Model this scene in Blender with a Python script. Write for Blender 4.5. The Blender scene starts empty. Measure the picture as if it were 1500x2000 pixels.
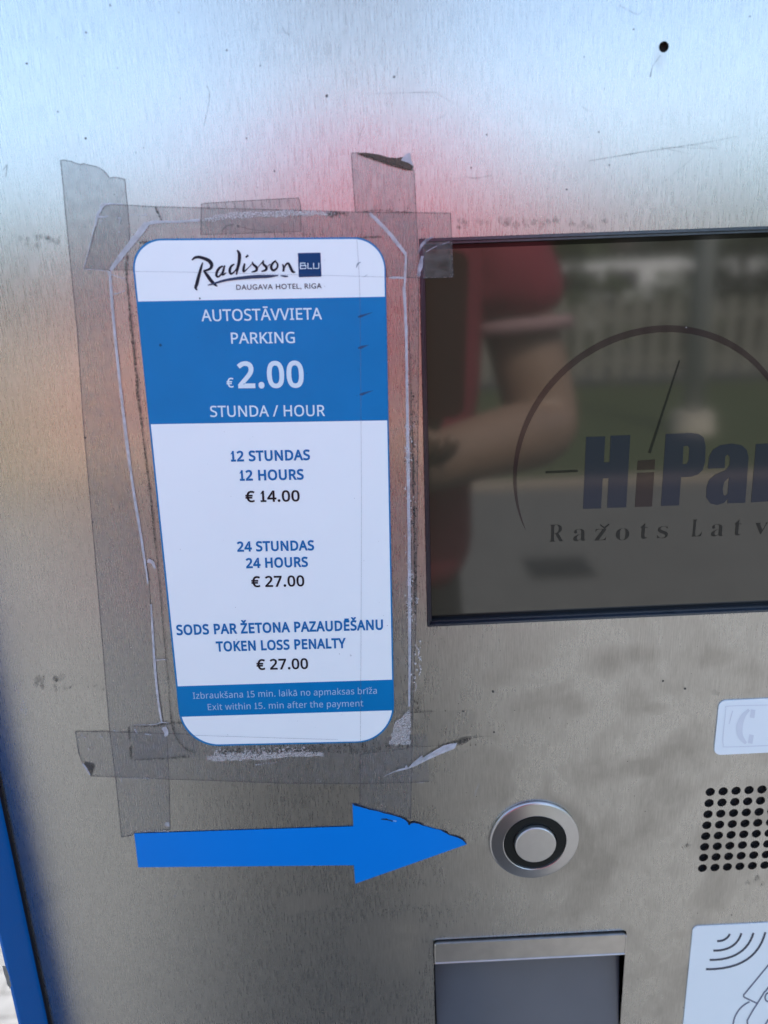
import bpy, bmesh, math, random, json
from mathutils import Vector, Matrix
from mathutils.geometry import delaunay_2d_cdt
random.seed(7)
SC = bpy.context.scene
COL = SC.collection
R_ = math.radians

# ------------------------------------------------------------------ camera
CAM_H = 1.25            # lens height above the paving
CAM_D = 0.31            # lens distance from the steel front
FPX = 1427.3            # focal length in photo pixels (photo 1500 x 2000)
P_, Q_, Y_ = -0.2798594, 0.03740507, 0.01540291
def _rot():
    cp, sp = math.cos(P_), math.sin(P_); cr, sr = math.cos(Q_), math.sin(Q_); cy, sy = math.cos(Y_), math.sin(Y_)
    Rx = Matrix(((1,0,0),(0,cp,-sp),(0,sp,cp))); Rz = Matrix(((cr,-sr,0),(sr,cr,0),(0,0,1))); Ry = Matrix(((cy,0,sy),(0,1,0),(-sy,0,cy)))
    return Ry @ Rx @ Rz
RC = _rot()
def _w(v): return Vector((v[0], v[2], -v[1]))
CAM_POS = Vector((0, -CAM_D, CAM_H))
ax, ay, az = _w(RC @ Vector((1,0,0))), -_w(RC @ Vector((0,1,0))), -_w(RC @ Vector((0,0,1)))
cam = bpy.data.cameras.new('camera'); camo = bpy.data.objects.new('camera', cam); COL.objects.link(camo)
camo.matrix_world = Matrix(((ax.x,ay.x,az.x,CAM_POS.x),(ax.y,ay.y,az.y,CAM_POS.y),(ax.z,ay.z,az.z,CAM_POS.z),(0,0,0,1)))
cam.sensor_width = 36; cam.lens = 36*FPX/2000; cam.clip_start = 0.01; cam.clip_end = 500
cam.dof.use_dof = True; cam.dof.focus_distance = 0.335; cam.dof.aperture_fstop = cam.lens/3.6
SC.camera = camo

# ------------------------------------------------------------------ light
world = bpy.data.worlds.new("World"); SC.world = world; world.use_nodes = True
nt = world.node_tree; nt.nodes.clear()
sky = nt.nodes.new('ShaderNodeTexSky'); sky.sky_type = 'NISHITA'; sky.sun_disc = False
SUN_EL, SUN_AZ = R_(52), R_(14)          # azimuth measured from +Y (behind the kiosk) towards +X
sky.sun_elevation = SUN_EL; sky.sun_rotation = SUN_AZ; sky.dust_density = 4.0; sky.air_density = 1.0; sky.ozone_density = 1.0
bg = nt.nodes.new('ShaderNodeBackground'); bg.inputs[1].default_value = 0.15
wo = nt.nodes.new('ShaderNodeOutputWorld')
# thin stretched cloud bands
wt = nt.nodes.new('ShaderNodeTexCoord'); wm = nt.nodes.new('ShaderNodeMapping'); wm.inputs['Scale'].default_value = (1.1, 1.1, 13); wm.inputs['Location'].default_value = (.4, .2, .35)
wn = nt.nodes.new('ShaderNodeTexNoise'); wn.inputs['Scale'].default_value = 1.0; wn.inputs['Detail'].default_value = 4
wr = nt.nodes.new('ShaderNodeMapRange'); wr.inputs[1].default_value = .36; wr.inputs[2].default_value = .64
wc = nt.nodes.new('ShaderNodeMix'); wc.data_type = 'RGBA'; wc.inputs[6].default_value = (.66,.76,.86,1); wc.inputs[7].default_value = (1.16,1.14,1.06,1)
wx = nt.nodes.new('ShaderNodeMix'); wx.data_type = 'RGBA'; wx.blend_type = 'MULTIPLY'; wx.inputs[0].default_value = 1
nt.links.new(wt.outputs['Generated'], wm.inputs[0]); nt.links.new(wm.outputs[0], wn.inputs['Vector']); nt.links.new(wn.outputs[0], wr.inputs[0]); nt.links.new(wr.outputs[0], wc.inputs[0])
nt.links.new(sky.outputs[0], wx.inputs[6]); nt.links.new(wc.outputs[2], wx.inputs[7])
nt.links.new(wx.outputs[2], bg.inputs[0]); nt.links.new(bg.outputs[0], wo.inputs[0])
sun = bpy.data.lights.new('sun', 'SUN'); sun.energy = 2.0; sun.angle = R_(0.6); sun.color = (1.0, 0.95, 0.87)
suno = bpy.data.objects.new('sun', sun); COL.objects.link(suno)
sd = Vector((math.cos(SUN_EL)*math.sin(SUN_AZ), math.cos(SUN_EL)*math.cos(SUN_AZ), math.sin(SUN_EL)))
suno.rotation_euler = sd.to_track_quat('Z', 'Y').to_euler()
vs = SC.view_settings; vs.view_transform = 'Standard'; vs.look = 'None'; vs.gamma = 1; vs.use_curve_mapping = False
vs.exposure = 2.22
SC.cycles.max_bounces = 10; SC.cycles.transparent_max_bounces = 24; SC.cycles.caustics_reflective = False; SC.cycles.caustics_refractive = False

# ------------------------------------------------------------------ helpers
def U(px, py, h=0.0):
    """Point on the kiosk front (h metres proud of the steel sheet) seen at a photo position."""
    d = _w(RC @ Vector(((px-750)/FPX, (py-1000)/FPX, 1)))
    t = (CAM_D - h)/d.y
    return CAM_POS + d*t
def W(x, z, h=0.0): return Vector((x, -h, z))
def srgb(r, g, b):
    f = lambda c: (c/12.92 if c <= .04045 else ((c+.055)/1.055)**2.4)
    return (f(r/255), f(g/255), f(b/255), 1)

def mat(name, base, rough=.5, metal=0.0, vary=.12, scale=60, spec=.5, bump=0.0, bscale=None, emit=None, estr=0, coat=0):
    m = bpy.data.materials.new(name); m.use_nodes = True; t = m.node_tree; n = t.nodes; b = n['Principled BSDF']
    base = tuple(base[:3])+(1,)
    b.inputs['Roughness'].default_value = rough; b.inputs['Metallic'].default_value = metal
    b.inputs['Specular IOR Level'].default_value = spec; b.inputs['Coat Weight'].default_value = coat
    tc = n.new('ShaderNodeTexCoord'); no = n.new('ShaderNodeTexNoise'); no.inputs['Scale'].default_value = scale; no.inputs['Detail'].default_value = 5
    t.links.new(tc.outputs['Object'], no.inputs['Vector'])
    mx = n.new('ShaderNodeMix'); mx.data_type = 'RGBA'
    mx.inputs[6].default_value = tuple(c*(1-vary) for c in base[:3])+(1,); mx.inputs[7].default_value = tuple(min(1,c*(1+vary)) for c in base[:3])+(1,)
    t.links.new(no.outputs[0], mx.inputs[0]); t.links.new(mx.outputs[2], b.inputs['Base Color'])
    if bump:
        n2 = n.new('ShaderNodeTexNoise'); n2.inputs['Scale'].default_value = bscale or scale*4; n2.inputs['Detail'].default_value = 4
        t.links.new(tc.outputs['Object'], n2.inputs['Vector'])
        bp = n.new('ShaderNodeBump'); bp.inputs['Strength'].default_value = bump; bp.inputs['Distance'].default_value = .001
        t.links.new(n2.outputs[0], bp.inputs['Height']); t.links.new(bp.outputs[0], b.inputs['Normal'])
    if emit:
        b.inputs['Emission Color'].default_value = tuple(emit[:3])+(1,); b.inputs['Emission Strength'].default_value = estr
    return m

def film(name, tint, fac, base, rough, nscale=0, namp=0.0, stretch=None):
    """Clear plastic film: mostly transparent, part Principled; noise may vary how milky it is."""
    m = bpy.data.materials.new(name); m.use_nodes = True; t = m.node_tree; n = t.nodes; b = n['Principled BSDF']; out = n['Material Output']
    b.inputs['Base Color'].default_value = tuple(base[:3])+(1,); b.inputs['Roughness'].default_value = rough
    tr = n.new('ShaderNodeBsdfTransparent'); tr.inputs[0].default_value = tuple(tint[:3])+(1,)
    mx = n.new('ShaderNodeMixShader'); mx.inputs[0].default_value = fac
    if namp:
        tc = n.new('ShaderNodeTexCoord'); mp = n.new('ShaderNodeMapping'); no = n.new('ShaderNodeTexNoise'); no.inputs['Scale'].default_value = nscale; no.inputs['Detail'].default_value = 6
        if stretch: mp.inputs['Scale'].default_value = stretch
        t.links.new(tc.outputs['Object'], mp.inputs[0]); t.links.new(mp.outputs[0], no.inputs['Vector'])
        mr = n.new('ShaderNodeMapRange'); mr.inputs[1].default_value = .35; mr.inputs[2].default_value = .7; mr.inputs[3].default_value = max(0,fac-namp); mr.inputs[4].default_value = min(1,fac+namp)
        t.links.new(no.outputs[0], mr.inputs[0]); t.links.new(mr.outputs[0], mx.inputs[0])
    t.links.new(tr.outputs[0], mx.inputs[1]); t.links.new(b.outputs[0], mx.inputs[2]); t.links.new(mx.outputs[0], out.inputs[0])
    return m

def link(name, verts, faces, material, parent=None, smooth=False, mats=None):
    me = bpy.data.meshes.new(name); me.from_pydata([tuple(v) for v in verts], [], faces); me.update()
    o = bpy.data.objects.new(name, me); COL.objects.link(o)
    for m in ([material] if material else []): me.materials.append(m)
    if smooth:
        for p in me.polygons: p.use_smooth = True
    if parent: adopt(o, parent)
    return o
def wpos(o):
    m = Matrix.Identity(4)
    if o.parent: m = wpos(o.parent) @ o.matrix_parent_inverse
    return m @ o.matrix_basis
def adopt(o, parent):
    o.parent = parent; o.matrix_parent_inverse = wpos(parent).inverted()
def tag(o, label=None, cat=None, group=None, kind=None):
    if label: o['label'] = label
    if cat: o['category'] = cat
    if group: o['group'] = group
    if kind: o['kind'] = kind
    return o
def empty(name, loc, label, cat, group=None):
    o = bpy.data.objects.new(name, None); COL.objects.link(o); o.location = loc; o.empty_display_size = .05
    return tag(o, label, cat, group)
def copy_tree(o, parent=None):
    c = o.copy(); COL.objects.link(c)
    if parent: c.parent = parent
    for ch in list(o.children): copy_tree(ch, c)
    return c

def cdt(contours):
    vs, fs = [], []
    for c in contours:
        b = len(vs); n = len(c); vs += [Vector(p) for p in c]; fs.append(list(range(b, b+n)))
    r = delaunay_2d_cdt(vs, [], fs, 2, 1e-9)          # even-odd: holes stay open
    return r[0], r[2]
class MB:
    """Collects shapes that become ONE mesh."""
    def __init__(s): s.v = []; s.f = []
    def add(s, vs, fs):
        b = len(s.v); s.v += [Vector(v) for v in vs]; s.f += [tuple(b+i for i in f) for f in fs]; return s
    def flat(s, contours, m, flip=True):
        """Fill 2-D contours (even-odd) and map each point with m."""
        vs, fs = cdt(contours); vs3 = [m(v) for v in vs]
        out = []
        for f in fs:
            a, b, c = (vs3[i] for i in f[:3])
            nn = (b-a).cross(c-a)
            out.append(tuple(f) if nn.y < 0 else tuple(reversed(f)))
        return s.add(vs3, out)
    def slab(s, contours, m_top, m_bot):
        s.flat(contours, m_top)
        for c in contours:
            n = len(c); t = [m_top(Vector(p)) for p in c]; b = [m_bot(Vector(p)) for p in c]
            s.add(t+b, [(i, (i+1) % n, n+(i+1) % n, n+i) for i in range(n)])
        return s
    def box(s, lo, hi):
        x0,y0,z0 = lo; x1,y1,z1 = hi
        return s.add([(x0,y0,z0),(x1,y0,z0),(x1,y1,z0),(x0,y1,z0),(x0,y0,z1),(x1,y0,z1),(x1,y1,z1),(x0,y1,z1)],
                     [(0,3,2,1),(4,5,6,7),(0,1,5,4),(1,2,6,5),(2,3,7,6),(3,0,4,7)])
    def tube(s, a, b, r0, r1=None, n=10, caps=True):
        a, b = Vector(a), Vector(b); r1 = r0 if r1 is None else r1; d = (b-a).normalized()
        u = d.orthogonal().normalized(); w = d.cross(u); vs = []
        for p, r in ((a, r0), (b, r1)):
            for i in range(n):
                t = 2*math.pi*i/n; vs.append(p+u*math.cos(t)*r+w*math.sin(t)*r)
        fs = [(i, (i+1) % n, n+(i+1) % n, n+i) for i in range(n)]
        if caps: fs += [tuple(reversed(range(n))), tuple(range(n, 2*n))]
        return s.add(vs, fs)
    def lathe(s, cxz, prof, n=64):
        """Rings about an axis normal to the steel: prof = [(radius, height)], closed with a disc when radius is 0."""
        vs, fs = [], []
        for r, h in prof:
            for i in range(n):
                t = 2*math.pi*i/n; vs.append(W(cxz[0]+r*math.cos(t), cxz[1]+r*math.sin(t), h))
        for k in range(len(prof)-1):
            for i in range(n):
                j = (i+1) % n; fs.append((k*n+i, k*n+j, (k+1)*n+j, (k+1)*n+i))
        return s.add(vs, fs)
    def build(s, name, m, parent=None, smooth=False): return link(name, s.v, s.f, m, parent, smooth)

def spline(pts, k=6):
    """Catmull-Rom through points of any dimension."""
    pts = [tuple(map(float, p)) for p in pts]
    if len(pts) < 3: return pts
    q = [pts[0]]+pts+[pts[-1]]; out = []
    for i in range(1, len(q)-2):
        for j in range(k):
            t = j/k; o = []
            for a, b, c, d in zip(q[i-1], q[i], q[i+1], q[i+2]):
                o.append(.5*(2*b+(c-a)*t+(2*a-5*b+4*c-d)*t*t+(3*b-a-3*c+d)*t**3))
            out.append(tuple(o))
    out.append(pts[-1]); return out
def stroke(pts, k=6, cap=True):
    """(x, y, width) path -> outline polygon with rounded ends."""
    p = spline(pts, k) if k > 1 else [tuple(map(float, q)) for q in pts]
    L, Rr = [], []
    n = len(p)
    for i in range(n):
        a, b = p[max(0, i-1)], p[min(n-1, i+1)]
        dx, dy = b[0]-a[0], b[1]-a[1]; l = math.hypot(dx, dy) or 1; nx, ny = -dy/l, dx/l; w = max(.05, p[i][2]/2)
        L.append((p[i][0]+nx*w, p[i][1]+ny*w)); Rr.append((p[i][0]-nx*w, p[i][1]-ny*w))
    return L+Rr[::-1]
def ribbon(mb, pts, h, k=6, ragged=0):
    """Lay a stroke on the kiosk front as a strip of quads at height h."""
    p = spline(pts, k) if k > 1 else [tuple(map(float, q)) for q in pts]
    n = len(p); vs = []
    for i in range(n):
        a, b = p[max(0, i-1)], p[min(n-1, i+1)]
        dx, dy = b[0]-a[0], b[1]-a[1]; l = math.hypot(dx, dy) or 1; nx, ny = -dy/l, dx/l
        w = max(.05, p[i][2]/2)
        w1, w2 = w*(1+random.uniform(-ragged, ragged)), w*(1+random.uniform(-ragged, ragged))
        vs += [U(p[i][0]+nx*w1, p[i][1]+ny*w1, h), U(p[i][0]-nx*w2, p[i][1]-ny*w2, h)]
    fs = []
    for i in range(n-1):
        q = (2*i, 2*i+2, 2*i+3, 2*i+1); a, b, c = vs[q[0]], vs[q[1]], vs[q[2]]
        fs.append(q if (b-a).cross(c-a).y < 0 else q[::-1])
    mb.add(vs, fs)
def dot(mb, x, y, r, h, n=10, jag=.25):
    pts = [(x+r*(1+random.uniform(-jag, jag))*math.cos(2*math.pi*i/n), y+r*(1+random.uniform(-jag, jag))*math.sin(2*math.pi*i/n)) for i in range(n)]
    mb.flat([pts], lambda v: U(v.x, v.y, h))
def rounded(corners, k=8):
    """[(x, y, r)] -> polygon with each corner rounded by a quadratic curve starting r away."""
    out = []; n = len(corners)
    for i in range(n):
        p = Vector(corners[i][:2]); r = corners[i][2]; a = Vector(corners[i-1][:2]); b = Vector(corners[(i+1) % n][:2])
        if r <= 0: out.append(tuple(p)); continue
        s, e = p+(a-p).normalized()*r, p+(b-p).normalized()*r
        c1, c2 = s+(p-s)*.56, e+(p-e)*.56
        for j in range(k+1):
            t = j/k; u = 1-t; out.append(tuple(s*u**3+c1*3*u*u*t+c2*3*u*t*t+e*t**3))
    return out
def ragged(poly, amp, step=5, only=None):
    out = []
    for i in range(len(poly)):
        a, b = Vector(poly[i]), Vector(poly[(i+1) % len(poly)]); d = (b-a).length
        out.append(tuple(a))
        if only is not None and i not in only: continue
        k = int(d/step)
        for j in range(1, k):
            p = a.lerp(b, j/k); out.append((p.x+random.uniform(-amp, amp), p.y+random.uniform(-amp, amp)))
    return out

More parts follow.
